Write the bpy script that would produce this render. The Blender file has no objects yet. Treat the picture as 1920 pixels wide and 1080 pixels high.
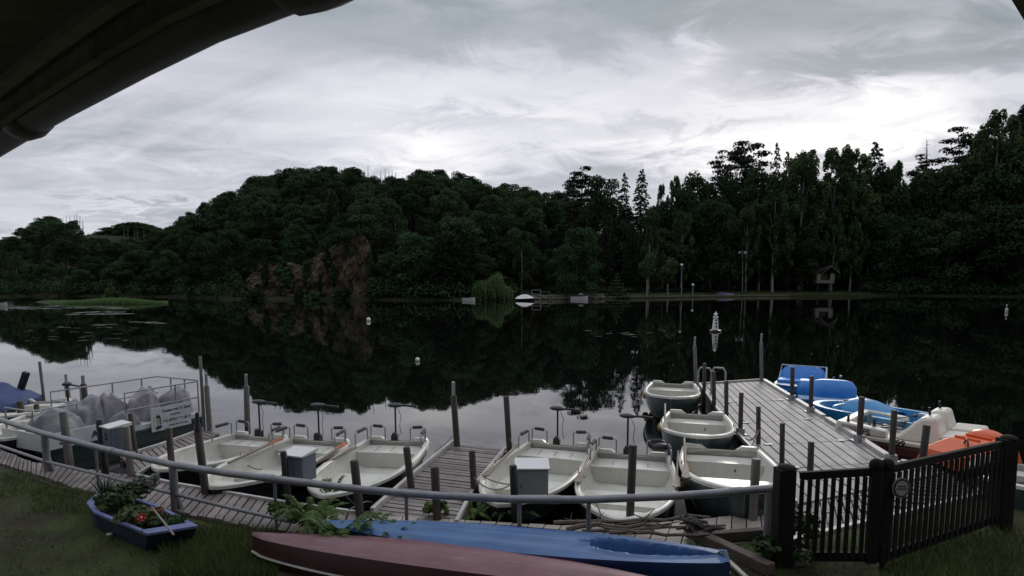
import bpy, bmesh, math, random
import numpy as np
from mathutils import Vector, Matrix

SC = bpy.context.scene
COL = SC.collection
rnd = random.Random(11)
nr = np.random.RandomState(5)
R = math.radians
V = Vector

# ------------------------------------------------------------------ camera
F, PITCH, HOR, CZ = 1150.0, R(6.0), 530.0, 3.5
PY0 = HOR + F * math.tan(PITCH)
cd = bpy.data.cameras.new('camera')
cam = bpy.data.objects.new('camera', cd)
COL.objects.link(cam)
cam.location = (0, 0, CZ)
cam.rotation_euler = (math.pi / 2 - PITCH, 0, 0)
cd.sensor_width = 36
cd.lens = 36 * F / 1920
cd.shift_y = (PY0 - 540) / 1920
cd.clip_start = 0.05
cd.clip_end = 3000
SC.camera = cam

# ------------------------------------------------------------------ sky, sun, exposure
SUN_EL, SUN_AZ = R(17), R(24)          # azimuth to the right of the viewing direction (+Y)
W = bpy.data.worlds.new('World')
SC.world = W
W.use_nodes = True
wt = W.node_tree
for n in list(wt.nodes):
    wt.nodes.remove(n)


def nd(t, typ, **kw):
    n = t.nodes.new(typ)
    for k, v in kw.items():
        setattr(n, k, v)
    return n


def ln(t, a, b):
    t.links.new(a, b)


def mathn(t, op, a, b=None, clamp=False):
    n = nd(t, 'ShaderNodeMath', operation=op, use_clamp=clamp)
    for i, x in enumerate((a, b)):
        if x is None:
            continue
        if isinstance(x, (int, float)):
            n.inputs[i].default_value = x
        else:
            ln(t, x, n.inputs[i])
    return n.outputs[0]


def ramp(t, fac, stops):
    n = nd(t, 'ShaderNodeValToRGB')
    e = n.color_ramp.elements
    while len(e) > 1:
        e.remove(e[-1])
    e[0].position = stops[0][0]
    e[0].color = (*stops[0][1], 1)
    for p, c in stops[1:]:
        q = e.new(p)
        q.color = (*c, 1)
    ln(t, fac, n.inputs[0])
    return n.outputs[0]


def mixc(t, fac, a, b, bt='MIX'):
    n = nd(t, 'ShaderNodeMix', data_type='RGBA', blend_type=bt)
    for i, x in ((0, fac), (6, a), (7, b)):
        if isinstance(x, (int, float)):
            n.inputs[i].default_value = x
        elif isinstance(x, (tuple, list)):
            n.inputs[i].default_value = (*x[:3], 1)
        else:
            ln(t, x, n.inputs[i])
    return n.outputs[2]


def build_sky():
    t = wt
    out = nd(t, 'ShaderNodeOutputWorld')
    bg = nd(t, 'ShaderNodeBackground')
    bg.inputs[1].default_value = 0.1
    sky = nd(t, 'ShaderNodeTexSky', sky_type='NISHITA', sun_disc=False)
    sky.sun_elevation = SUN_EL
    sky.sun_rotation = SUN_AZ
    tc = nd(t, 'ShaderNodeTexCoord')
    sep = nd(t, 'ShaderNodeSeparateXYZ')
    ln(t, tc.outputs['Generated'], sep.inputs[0])
    z = mathn(t, 'ADD', mathn(t, 'MAXIMUM', sep.outputs[2], 0.0), 0.16)
    cx = mathn(t, 'DIVIDE', sep.outputs[0], z)
    cy = mathn(t, 'DIVIDE', sep.outputs[1], z)

    def cloud(sx, sy, scale, det, rough, off, dist=0.4, ang=0.0):
        c = nd(t, 'ShaderNodeCombineXYZ')
        ca, sa = math.cos(ang), math.sin(ang)
        a = mathn(t, 'ADD', mathn(t, 'MULTIPLY', cx, ca * sx), mathn(t, 'MULTIPLY', cy, sa * sx))
        b = mathn(t, 'ADD', mathn(t, 'MULTIPLY', cx, -sa * sy), mathn(t, 'MULTIPLY', cy, ca * sy))
        ln(t, a, c.inputs[0])
        ln(t, b, c.inputs[1])
        c.inputs[2].default_value = off
        n = nd(t, 'ShaderNodeTexNoise')
        n.inputs['Scale'].default_value = scale
        n.inputs['Detail'].default_value = det
        n.inputs['Roughness'].default_value = rough
        n.inputs['Distortion'].default_value = dist
        ln(t, c.outputs[0], n.inputs['Vector'])
        return n.outputs[0]
    big = cloud(.55, 1.0, .62, 4, .5, SKY_SEED, .5, R(8))
    fine = cloud(.6, 1.4, 1.7, 8, .56, 7.1, .55, R(-14))
    wisp = cloud(.3, 2.2, 2.6, 6, .55, 2.2, .3, R(20))
    puff = cloud(1.0, 1.2, 3.2, 8, .65, 5.5, .8, R(5))
    m = mathn(t, 'MULTIPLY', big, .46)
    for x, w in ((fine, .34), (wisp, .13), (puff, .24)):
        m = mathn(t, 'ADD', m, mathn(t, 'MULTIPLY', mathn(t, 'SUBTRACT', x, .5), w * 1.15))
    m = mathn(t, 'ADD', m, .27)

    # thin bright and thick dark parts of the cloud deck, with ragged edges
    az0 = mathn(t, 'ARCTAN2', sep.outputs[0], sep.outputs[1])
    el0 = mathn(t, 'ARCSINE', sep.outputs[2])
    wa = mathn(t, 'ADD', az0, mathn(t, 'MULTIPLY', mathn(t, 'SUBTRACT', fine, .5), .35))
    we = mathn(t, 'ADD', el0, mathn(t, 'MULTIPLY', mathn(t, 'SUBTRACT', puff, .5), .16))

    def lobe(px, py, sx, sy, amp, p=2.0):
        d = ray(px, py).normalized()
        az, el = math.atan2(d.x, d.y), math.asin(d.z)
        da = mathn(t, 'DIVIDE', mathn(t, 'SUBTRACT', wa, az), sx)
        de = mathn(t, 'DIVIDE', mathn(t, 'SUBTRACT', we, el), sy)
        r2 = mathn(t, 'ADD', mathn(t, 'MULTIPLY', da, da), mathn(t, 'MULTIPLY', de, de))
        return mathn(t, 'MULTIPLY', mathn(t, 'EXPONENT', mathn(t, 'MULTIPLY', mathn(t, 'POWER', r2, p / 2), -1.0)), amp)
    g = None
    for a in SKY_LOBES:
        l_ = lobe(*a)
        g = l_ if g is None else mathn(t, 'ADD', g, l_)
    m = mathn(t, 'ADD', m, g)
    col = ramp(t, m, [(.24, (2.5, 2.95, 3.3)), (.36, (3.5, 3.95, 4.35)), (.46, (4.8, 5.05, 5.65)), (.56, (6.3, 6.35, 7.1)), (.68, (7.9, 7.9, 8.5)), (.80, (9.3, 9.3, 9.6)), (.92, (10.6, 10.6, 10.6))])
    # sky dimmed behind the viewer, standing in for woods there, so camera-facing sides darken
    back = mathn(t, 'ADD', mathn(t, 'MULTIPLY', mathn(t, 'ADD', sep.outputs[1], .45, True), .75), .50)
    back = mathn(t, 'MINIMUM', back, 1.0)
    # an overcast sky is brightest overhead; raised out of frame to light deck tops
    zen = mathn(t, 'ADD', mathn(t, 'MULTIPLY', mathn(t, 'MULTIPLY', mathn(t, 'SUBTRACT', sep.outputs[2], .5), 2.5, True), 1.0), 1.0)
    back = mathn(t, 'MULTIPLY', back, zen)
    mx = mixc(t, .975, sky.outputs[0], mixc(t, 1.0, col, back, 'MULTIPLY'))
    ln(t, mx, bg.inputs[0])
    ln(t, bg.outputs[0], out.inputs[0])


SKY_SEED = 3.3
SKY_LOBES = [(1540, 222, .27, .054, .31, 4), (1740, 210, .12, .05, .12), (1020, 160, .26, .055, .21, 3), (780, 288, .14, .040, .30), (1000, 270, .30, .06, .07),
             (1290, 95, .05, .02, .18), (480, 230, .34, .10, .13), (60, 400, .2, .05, .12), (330, 372, .12, .010, .08),
             (1300, 30, .55, .075, -.12), (1720, 110, .22, .045, -.17, 4), (650, 20, .45, .07, -.05), (1330, 226, .12, .014, -.22), (880, 222, .12, .018, -.14),
             (250, 398, .12, .016, -.16), (1900, 170, .06, .05, -.12), (1120, 315, .12, .025, -.10), (300, 340, .3, .03, -.06)]


def ray(px, py):
    u, v = (px - 960) / F, (PY0 - py) / F
    return V((u, math.cos(PITCH) + v * math.sin(PITCH), -math.sin(PITCH) + v * math.cos(PITCH)))


def P(px, py, z):
    "where the line of sight through a pixel of the photo meets the level z"
    d = ray(px, py)
    return V((0, 0, CZ)) + d * ((z - CZ) / d.z)


def T(px, py, y):
    "the same line of sight at the distance y"
    d = ray(px, py)
    return V((0, 0, CZ)) + d * (y / d.y)


build_sky()
sl = bpy.data.lights.new('sun', 'SUN')
sl.energy = 0.7
sl.angle = R(14)
sl.color = (1, .95, .88)
sun = bpy.data.objects.new('sun', sl)
COL.objects.link(sun)
sd = V((math.sin(SUN_AZ) * math.cos(SUN_EL), math.cos(SUN_AZ) * math.cos(SUN_EL), math.sin(SUN_EL)))
sun.rotation_euler = sd.to_track_quat('Z', 'Y').to_euler()
sun.location = sd * 200
SC.view_settings.view_transform = 'Standard'
SC.view_settings.look = 'None'
SC.view_settings.exposure = 0.0
SC.view_settings.gamma = 1
SC.view_settings.use_curve_mapping = False
SC.render.engine = 'CYCLES'
SC.cycles.max_bounces = 6
SC.cycles.diffuse_bounces = 2
SC.cycles.glossy_bounces = 3
SC.cycles.transparent_max_bounces = 6
SC.cycles.caustics_reflective = False
SC.cycles.caustics_refractive = False

# ------------------------------------------------------------------ materials
MATS = {}


def mat(name, c, rough=.6, c2=None, scale=6.0, stretch=(1, 1, 1), metal=0.0, bump=0.0, bscale=30.0, island=0.0, objrand=0.0, spec=.5, detail=6, lo=.35, hi=.65, coat=0.0, trans=0.0, coords='Object', dirt=0.0, scratch=0.0):
    if name in MATS:
        return MATS[name]
    m = bpy.data.materials.new(name)
    m.use_nodes = True
    t = m.node_tree
    b = t.nodes['Principled BSDF']
    tc = nd(t, 'ShaderNodeTexCoord')
    mp = nd(t, 'ShaderNodeMapping')
    mp.inputs['Scale'].default_value = stretch
    ln(t, tc.outputs[coords], mp.inputs[0])
    col = None
    if c2 is not None:
        n = nd(t, 'ShaderNodeTexNoise')
        n.inputs['Scale'].default_value = scale
        n.inputs['Detail'].default_value = detail
        n.inputs['Roughness'].default_value = .6
        ln(t, mp.outputs[0], n.inputs['Vector'])
        col = ramp(t, n.outputs[0], [(lo, c), (hi, c2)])
    else:
        rgb = nd(t, 'ShaderNodeRGB')
        rgb.outputs[0].default_value = (*c, 1)
        col = rgb.outputs[0]
    if dirt:
        n3 = nd(t, 'ShaderNodeTexNoise')
        n3.inputs['Scale'].default_value = 2.3
        n3.inputs['Detail'].default_value = 8
        n3.inputs['Roughness'].default_value = .7
        ln(t, tc.outputs[coords], n3.inputs['Vector'])
        f = ramp(t, n3.outputs[0], [(.45, (0, 0, 0)), (.75, (dirt,) * 3)])
        col = mixc(t, f, col, (.09, .085, .06))
    if scratch:
        mp2 = nd(t, 'ShaderNodeMapping')
        mp2.inputs['Scale'].default_value = (1.6, 46, 20)
        mp2.inputs['Rotation'].default_value = (0, 0, .06)
        ln(t, tc.outputs[coords], mp2.inputs[0])
        n4 = nd(t, 'ShaderNodeTexNoise')
        n4.inputs['Scale'].default_value = 2.0
        n4.inputs['Detail'].default_value = 4
        ln(t, mp2.outputs[0], n4.inputs['Vector'])
        f = ramp(t, n4.outputs[0], [(.60, (0, 0, 0)), (.72, (scratch,) * 3)])
        col = mixc(t, f, col, (.42, .40, .40))
    if island or objrand:
        if island:
            g = nd(t, 'ShaderNodeNewGeometry')
            r = g.outputs['Random Per Island']
            amt = island
        else:
            g = nd(t, 'ShaderNodeObjectInfo')
            r = g.outputs['Random']
            amt = objrand
        val = mathn(t, 'ADD', mathn(t, 'MULTIPLY', r, 2 * amt), 1 - amt)
        hsv = nd(t, 'ShaderNodeHueSaturation')
        ln(t, col, hsv.inputs['Color'])
        ln(t, val, hsv.inputs['Value'])
        if objrand:
            ln(t, mathn(t, 'ADD', mathn(t, 'MULTIPLY', mathn(t, 'FRACT', mathn(t, 'MULTIPLY', r, 7.3)), .045), .487), hsv.inputs['Hue'])
        col = hsv.outputs[0]
    ln(t, col, b.inputs['Base Color'])
    b.inputs['Roughness'].default_value = rough
    b.inputs['Metallic'].default_value = metal
    b.inputs['Specular IOR Level'].default_value = spec
    if coat:
        b.inputs['Coat Weight'].default_value = coat
        b.inputs['Coat Roughness'].default_value = .12
    if bump:
        n2 = nd(t, 'ShaderNodeTexNoise')
        n2.inputs['Scale'].default_value = bscale
        n2.inputs['Detail'].default_value = 5
        ln(t, mp.outputs[0], n2.inputs['Vector'])
        bp = nd(t, 'ShaderNodeBump')
        bp.inputs['Strength'].default_value = bump
        bp.inputs['Distance'].default_value = .02
        ln(t, n2.outputs[0], bp.inputs['Height'])
        ln(t, bp.outputs[0], b.inputs['Normal'])
    if trans:
        out = t.nodes['Material Output']
        tr = nd(t, 'ShaderNodeBsdfTranslucent')
        ln(t, col, tr.inputs[0])
        mxs = nd(t, 'ShaderNodeMixShader')
        mxs.inputs[0].default_value = trans
        ln(t, b.outputs[0], mxs.inputs[1])
        ln(t, tr.outputs[0], mxs.inputs[2])
        ln(t, mxs.outputs[0], out.inputs[0])
    MATS[name] = m
    return m


leaf_a = mat('foliage broad', (.025, .048, .021), .8, (.050, .083, .034), .35, objrand=.42, spec=.1, trans=.25)
leaf_b = mat('foliage birch', (.042, .074, .027), .75, (.078, .118, .040), .5, objrand=.25, spec=.2, trans=.3)
leaf_c = mat('foliage conifer', (.018, .030, .018), .8, (.034, .048, .026), .5, objrand=.3, spec=.15, trans=.1)
leaf_w = mat('foliage willow', (.10, .19, .065), .75, (.16, .25, .10), .8, spec=.2, trans=.3)
leaf_red = mat('foliage copper', (.06, .026, .018), .75, (.10, .045, .028), .8, spec=.2, trans=.2)
bark = mat('bark', (.05, .042, .034), .9, (.09, .075, .06), 3, (1, 1, .3), bump=.5, bscale=8)
bark_pale = mat('bark pale birch', (.30, .28, .25), .8, (.10, .09, .08), 1.5, (1, 1, 2.2), lo=.5, hi=.66)
deadwood = mat('bare dead wood', (.085, .078, .07), .9, (.14, .13, .12), 2)
green_near = mat('fern green', (.055, .105, .022), .6, (.10, .17, .04), 3, spec=.3, trans=.35, island=.3)
green_dark = mat('planter leaves', (.028, .055, .018), .6, (.055, .095, .03), 4, spec=.3, trans=.2, island=.35)
green_grey = mat('silver leaves', (.13, .15, .12), .7, (.2, .22, .18), 4, trans=.2)
grass_m = mat('grass blades', (.045, .080, .018), .7, (.085, .112, .030), .9, trans=.25, island=.4)
soil = mat('bank soil and moss', (.032, .025, .017), .95, (.048, .068, .020), 1.4, bump=.9, bscale=14, spec=.15)
forest_floor = mat('forest floor', (.018, .02, .011), .95, (.035, .04, .018), .2, spec=.1)
meadow = mat('far lawn', (.03, .048, .016), .9, (.05, .068, .026), .3, spec=.1)
rock = mat('cliff rock', (.036, .030, .019), .9, (.115, .090, .057), .5, (1, 1, .6), bump=1, bscale=1.2, spec=.2)
stone = mat('bank stone', (.12, .11, .085), .9, (.2, .18, .14), 1.2, bump=.8, bscale=5)

wood_deck = mat('wet deck planks', (.15, .122, .112), .5, (.235, .20, .188), 3, (1, 1, 1), island=.28, bump=.25, bscale=40, dirt=.35)
wood_grey = mat('grey deck boards', (.26, .248, .235), .58, (.36, .345, .328), 2.0, island=.18, bump=.25, bscale=60, dirt=.4, spec=.25)
wood_pale = mat('pale weathered planks', (.26, .235, .2), .6, (.36, .325, .28), 3, island=.2, bump=.3, bscale=30, dirt=.5)
wood_post = mat('brown mooring post', (.028, .021, .018), .6, (.066, .050, .042), 5, (1, 1, .25), bump=.35, bscale=30)
wood_postg = mat('grey mooring post', (.10, .092, .085), .6, (.17, .155, .14), 5, (1, 1, .25), bump=.4, bscale=30)
wood_beam = mat('old beam', (.06, .045, .036), .8, (.11, .085, .068), 4, bump=.5, bscale=25)
branch_m = mat('driftwood', (.09, .075, .06), .85, (.17, .145, .12), 6, bump=.5, bscale=30)
trim_w = mat('white dock edging', (.40, .395, .375), .5, (.52, .51, .48), 4, dirt=.55)
galv = mat('galvanised steel', (.26, .27, .28), .5, (.38, .39, .4), 12, metal=.6)
rail_m = mat('grey painted rail', (.20, .205, .225), .42, (.27, .275, .295), 6, metal=.3, bump=.05, dirt=.4)
grate_m = mat('dark ramp mats', (.045, .044, .044), .55, (.085, .083, .08), 8, bump=.4, bscale=20, island=.2)
gate_m = mat('black stained timber', (.007, .006, .0055), .75, (.015, .0125, .011), 8, (1, 1, .2), bump=.3, bscale=30, spec=.2)
white_gel = mat('white boat gelcoat', (.62, .615, .53), .36, (.74, .735, .665), 2.2, coat=.15, dirt=.38)
cream_gel = mat('cream pedal boat plastic', (.70, .66, .55), .35, (.80, .77, .67), 2.2, coat=.2, dirt=.25)
hull_green = mat('dark green hull', (.016, .034, .032), .3, (.03, .052, .048), 3, coat=.3)
hull_black = mat('near black hull', (.010, .012, .014), .32, (.02, .022, .024), 3, coat=.2)
foam = mat('black foam grip', (.022, .022, .026), .7, (.05, .05, .056), 20)
black_pl = mat('black plastic', (.010, .010, .011), .4, (.018, .018, .02), 9)
oar_wood = mat('varnished oar', (.16, .115, .08), .5, (.24, .185, .13), 9, (1, 6, 6))
oar_orange = mat('orange oar blade', (.36, .10, .04), .5, (.46, .16, .07), 7)
box_blue = mat('blue grey cabinet', (.125, .15, .19), .45, (.155, .18, .22), 3, dirt=.2)
box_white = mat('pale grey cabinet', (.24, .265, .26), .45, (.28, .305, .295), 3, dirt=.15)
box_lid = mat('white cabinet lid', (.68, .68, .66), .35, (.76, .76, .74), 4, dirt=.25)
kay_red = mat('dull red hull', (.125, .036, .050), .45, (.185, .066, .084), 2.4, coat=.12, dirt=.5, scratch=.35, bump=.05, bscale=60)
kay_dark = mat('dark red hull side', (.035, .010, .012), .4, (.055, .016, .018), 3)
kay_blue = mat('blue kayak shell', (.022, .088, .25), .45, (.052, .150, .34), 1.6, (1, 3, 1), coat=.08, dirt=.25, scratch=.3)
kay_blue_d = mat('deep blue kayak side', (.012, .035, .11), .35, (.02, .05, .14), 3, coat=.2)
pb_blue = mat('bright blue plastic', (.012, .18, .58), .38, (.02, .24, .68), 2.5, coat=.2, dirt=.12)
pb_teal = mat('mid blue plastic', (.010, .20, .46), .42, (.02, .26, .55), 2.5, coat=.2, dirt=.15)
pb_pale = mat('pale blue plastic', (.30, .42, .60), .4, (.42, .52, .66), 4)
pb_orange = mat('orange red plastic', (.70, .10, .018), .36, (.80, .15, .035), 2.5, coat=.2, dirt=.2)
red_hull = mat('maroon float', (.07, .018, .015), .5, (.1, .03, .025), 4)
tarp_grey = mat('grey tarpaulin', (.22, .228, .24), .85, (.36, .365, .375), 3.5, bump=.9, bscale=9, spec=.2)
tarp_lil = mat('lilac grey tarpaulin', (.24, .228, .25), .85, (.40, .38, .405), 3.5, bump=.9, bscale=9, spec=.2)
tarp_blue = mat('blue tarpaulin', (.014, .034, .125), .55, (.028, .055, .17), 2.5, bump=.6, bscale=6)
panel_w = mat('white painted panel', (.60, .62, .62), .45, (.70, .72, .72), 3, dirt=.3)
ink = mat('dark lettering', (.016, .018, .022), .6)
ink_g = mat('faded grey lettering', (.10, .10, .095), .6)
skin_m = mat('painted face', (.40, .36, .31), .6)
ink_blue = mat('blue paint', (.03, .035, .16), .6)
white_p = mat('white paint', (.72, .72, .70), .5, (.8, .8, .78), 5)
yellow = mat('yellow fender', (.34, .23, .03), .45, (.42, .30, .06), 6, dirt=.3)
planter_b = mat('dark blue planter paint', (.010, .016, .045), .5, (.022, .03, .08), 4, dirt=.3)
planter_l = mat('faded blue rim paint', (.095, .125, .30), .55, (.16, .19, .38), 5, dirt=.45)
petal = mat('red petals', (.42, .012, .012), .5, (.5, .03, .03), 9)
rope_m = mat('old rope', (.20, .18, .15), .9, (.3, .27, .22), 40)
soffit_m = mat('dark soffit boards', (.15, .142, .11), .8, (.22, .21, .17), 3, (1, 6, 1), island=.25, bump=.3)
gutter_m = mat('dark zinc gutter', (.10, .103, .118), .5, (.14, .143, .158), 5)
rooft = mat('dark roof felt', (.02, .02, .02), .9)
hutw = mat('pale hut boards', (.16, .155, .125), .8, (.22, .21, .175), 3, (1, 1, .3))
hutr = mat('hut roof', (.04, .035, .035), .85, (.07, .06, .06), 4)
houser = mat('brown house wall', (.10, .06, .045), .85, (.15, .095, .07), 2)
weed_m = mat('floating weed', (.055, .065, .048), .55, (.10, .112, .085), 6, spec=.4)
purple = mat('violet boat cover', (.12, .10, .24), .6, (.16, .13, .3), 4)


def water_mat():
    m = bpy.data.materials.new('lake water')
    m.use_nodes = True
    t = m.node_tree
    b = t.nodes['Principled BSDF']
    b.inputs['Base Color'].default_value = (.0035, .0045, .0035, 1)
    b.inputs['Roughness'].default_value = .018
    b.inputs['IOR'].default_value = 1.45
    tc = nd(t, 'ShaderNodeTexCoord')
    mp = nd(t, 'ShaderNodeMapping')
    mp.inputs['Scale'].default_value = (.55, 1.5, 1)
    ln(t, tc.outputs['Object'], mp.inputs[0])
    n1 = nd(t, 'ShaderNodeTexNoise')
    n1.inputs['Scale'].default_value = 1.5
    n1.inputs['Detail'].default_value = 3
    ln(t, mp.outputs[0], n1.inputs['Vector'])
    n2 = nd(t, 'ShaderNodeTexNoise')
    n2.inputs['Scale'].default_value = .11
    n2.inputs['Detail'].default_value = 2
    ln(t, mp.outputs[0], n2.inputs['Vector'])
    k = ramp(t, n2.outputs[0], [(.42, (.35,) * 3), (.66, (1,) * 3)])
    bp = nd(t, 'ShaderNodeBump')
    bp.inputs['Strength'].default_value = .10
    bp.inputs['Distance'].default_value = .012
    ln(t, mathn(t, 'MULTIPLY', n1.outputs[0], k), bp.inputs['Height'])
    ln(t, bp.outputs[0], b.inputs['Normal'])
    return m


# ------------------------------------------------------------------ mesh helpers
ROOTM = {}


class MB:
    def __init__(s):
        s.v, s.f = [], []

    def add(s, vs, fs):
        o = len(s.v)
        s.v += [tuple(v) for v in vs]
        s.f += [tuple(i + o for i in f) for f in fs]
        return s

    def box(s, c, size, rot=None):
        c = V(c)
        x, y, z = [d / 2 for d in size]
        vs = [V((sx * x, sy * y, sz * z)) for sz in (-1, 1) for sy in (-1, 1) for sx in (-1, 1)]
        if rot is not None:
            vs = [rot @ v for v in vs]
        return s.add([v + c for v in vs], [(0, 2, 3, 1), (4, 5, 7, 6), (0, 1, 5, 4), (2, 6, 7, 3), (0, 4, 6, 2), (1, 3, 7, 5)])

    def bar(s, a, b, w, h=None, up=(0, 0, 1)):
        a, b = V(a), V(b)
        h = h or w
        d = (b - a).normalized()
        up = V(up)
        if abs(d.dot(up)) > .95:
            up = V((0, 1, 0))
        x = d.cross(up).normalized()
        y = x.cross(d).normalized()
        vs = []
        for p in (a, b):
            for i, j in ((-1, -1), (1, -1), (1, 1), (-1, 1)):
                vs.append(p + x * (i * w / 2) + y * (j * h / 2))
        return s.add(vs, [(3, 2, 1, 0), (4, 5, 6, 7), (0, 1, 5, 4), (1, 2, 6, 5), (2, 3, 7, 6), (3, 0, 4, 7)])

    def tube(s, pts, r, n=8, caps=True):
        pts = [V(p) for p in pts]
        m = len(pts)
        rs = r if isinstance(r, (list, tuple)) else [r] * m
        d0 = (pts[1] - pts[0]).normalized()
        x = d0.cross(V((0, 0, 1)))
        if x.length < .05:
            x = V((1, 0, 0))
        x.normalize()
        vs = []
        for i, p in enumerate(pts):
            d = (pts[min(i + 1, m - 1)] - pts[max(i - 1, 0)]).normalized()
            x = (x - d * x.dot(d)).normalized()
            y = d.cross(x)
            for k in range(n):
                a = 2 * math.pi * k / n
                vs.append(p + (x * math.cos(a) + y * math.sin(a)) * rs[i])
        fs = []
        for i in range(m - 1):
            for k in range(n):
                k2 = (k + 1) % n
                fs.append((i * n + k, i * n + k2, (i + 1) * n + k2, (i + 1) * n + k))
        if caps:
            fs.append(tuple(range(n - 1, -1, -1)))
            fs.append(tuple((m - 1) * n + k for k in range(n)))
        return s.add(vs, fs)

    def prism(s, poly, off):
        poly = [V(p) for p in poly]
        off = V(off)
        n = len(poly)
        vs = poly + [p + off for p in poly]
        fs = [tuple(range(n - 1, -1, -1)), tuple(range(n, 2 * n))]
        for i in range(n):
            j = (i + 1) % n
            fs.append((i, j, n + j, n + i))
        return s.add(vs, fs)

    def lathe(s, prof, c=(0, 0, 0), n=16):
        c = V(c)
        vs, fs = [], []
        for r, z in prof:
            for k in range(n):
                a = 2 * math.pi * k / n
                vs.append(c + V((r * math.cos(a), r * math.sin(a), z)))
        for i in range(len(prof) - 1):
            for k in range(n):
                k2 = (k + 1) % n
                fs.append((i * n + k, i * n + k2, (i + 1) * n + k2, (i + 1) * n + k))
        fs.append(tuple(range(n - 1, -1, -1)))
        fs.append(tuple((len(prof) - 1) * n + k for k in range(n)))
        return s.add(vs, fs)

    def ell(s, c, rx, ry, rz, n=12, m=8):
        prof = [(max(.001, math.sin(math.pi * i / m)), -math.cos(math.pi * i / m)) for i in range(m + 1)]
        t = MB().lathe(prof, n=n)
        return s.add([V((x * rx, y * ry, z * rz)) + V(c) for x, y, z in t.v], t.f)

    def grid(s, rows, flip=False):
        n = len(rows[0])
        vs = [p for r in rows for p in r]
        fs = []
        for i in range(len(rows) - 1):
            for k in range(n - 1):
                q = (i * n + k, i * n + k + 1, (i + 1) * n + k + 1, (i + 1) * n + k)
                fs.append(q[::-1] if flip else q)
        return s.add(vs, fs)

    def build(s, name, m, parent=None, local=False, smooth=None, bevel=0.0, kind=None):
        vs = s.v
        if parent is not None and not local:
            inv = ROOTM[parent.name].inverted()
            vs = [tuple(inv @ V(v)) for v in vs]
        me = bpy.data.meshes.new(name)
        me.from_pydata(vs, [], s.f)
        me.materials.append(m)
        if smooth is not None:
            me.polygons.foreach_set('use_smooth', [True] * len(me.polygons))
            me.set_sharp_from_angle(angle=R(smooth))
        me.update()
        o = bpy.data.objects.new(name, me)
        COL.objects.link(o)
        if parent is not None:
            o.parent = parent
            ROOTM[o.name] = ROOTM[parent.name].copy()
        else:
            ROOTM[o.name] = Matrix()
        if kind:
            o['kind'] = kind
        if bevel:
            b = o.modifiers.new('bevel', 'BEVEL')
            b.width = bevel
            b.segments = 2
            b.limit_method = 'ANGLE'
        return o


def tag(o, label, cat, group=None):
    o['label'] = label
    o['category'] = cat
    if group:
        o['group'] = group
    return o


def thing(name, label, cat, loc=(0, 0, 0), rotz=0.0, group=None):
    o = bpy.data.objects.new(name, None)
    o.empty_display_size = .2
    COL.objects.link(o)
    o.location = loc
    o.rotation_euler = (0, 0, rotz)
    ROOTM[o.name] = Matrix.Translation(V(loc)) @ Matrix.Rotation(rotz, 4, 'Z')
    return tag(o, label, cat, group)


def dup(o, loc=None, rotz=None, scale=None, label=None, parent=None):
    c = o.copy()
    COL.objects.link(c)
    if parent is not None:
        c.parent = parent
    if loc is not None:
        c.location = loc
    if rotz is not None:
        c.rotation_euler = (0, 0, rotz)
    if scale is not None:
        c.scale = scale
    if label:
        c['label'] = label
    for ch in list(KIDS.get(o.name, [])):
        dup(ch, parent=c)
    return c


KIDS = {}


def text(name, body, size, origin, xdir, ydir, m, parent, lift=.003, align='LEFT', bold=0.0):
    cu = bpy.data.curves.new(name, 'FONT')
    cu.body = body
    cu.size = size
    cu.align_x = align
    cu.offset = bold
    o = bpy.data.objects.new(name, cu)
    COL.objects.link(o)
    bpy.context.view_layer.update()
    me = bpy.data.meshes.new_from_object(o)
    bpy.data.objects.remove(o)
    x, y = V(xdir), V(ydir)
    nrm = x.cross(y).normalized()
    mb = MB()
    mb.add([V(origin) + x * v.co.x + y * v.co.y + nrm * lift for v in me.vertices], [tuple(p.vertices) for p in me.polygons])
    bpy.data.meshes.remove(me)
    return mb.build(name, m, parent)


def lerp(a, b, t):
    return a + (b - a) * t


def interp(x, tab):
    if x <= tab[0][0]:
        return tab[0][1]
    for (a, ya), (b, yb) in zip(tab, tab[1:]):
        if x <= b:
            return ya + (yb - ya) * (x - a) / (b - a)
    return tab[-1][1]


def polyat(pts, t):
    "point at fraction t of a polyline"
    L = [(pts[i + 1] - pts[i]).length for i in range(len(pts) - 1)]
    d = t * sum(L)
    for i, l in enumerate(L):
        if d <= l or i == len(L) - 1:
            return pts[i].lerp(pts[i + 1], min(1, d / l))
        d -= l

# ------------------------------------------------------------------ lake, bank, hills
SHORE = [(-500, 150), (0, 150), (60, 160), (330, 150), (420, 130), (560, 126), (700, 124), (800, 121), (930, 124), (1000, 126), (1100, 132), (1200, 140), (1350, 150), (1500, 158), (1700, 165), (1920, 150), (2300, 120)]
SKY = [(-500, 520), (-200, 480), (0, 458), (40, 428), (80, 408), (120, 400), (150, 406), (162, 432), (200, 445), (260, 452), (310, 440), (330, 418), (400, 376), (480, 335), (560, 316), (640, 310), (690, 320), (720, 345), (770, 318), (830, 320), (900, 338), (960, 350), (1050, 356), (1100, 366), (1250, 372), (1350, 350), (1500, 345), (1650, 335), (1720, 330), (1760, 300), (1800, 280), (1850, 240), (1920, 180), (2000, 140), (2300, 120)]
RIDGE = [(-500, 120), (330, 120), (450, 105), (1000, 105), (1100, 80), (1300, 60), (1700, 60), (1920, 62), (2300, 60)]
TREEH = [(-500, 8.5), (320, 8.5), (500, 11.5), (1000, 12), (1200, 13), (2300, 15)]
CLIFF = [(438, 556), (446, 522), (475, 498), (520, 490), (555, 498), (585, 478), (620, 458), (650, 444), (672, 442), (686, 452), (694, 500), (700, 556)]


def px_of(X, Y):
    return 960 + F * X / max(Y, 1)


def shore(px):
    return interp(px, SHORE)


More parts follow.
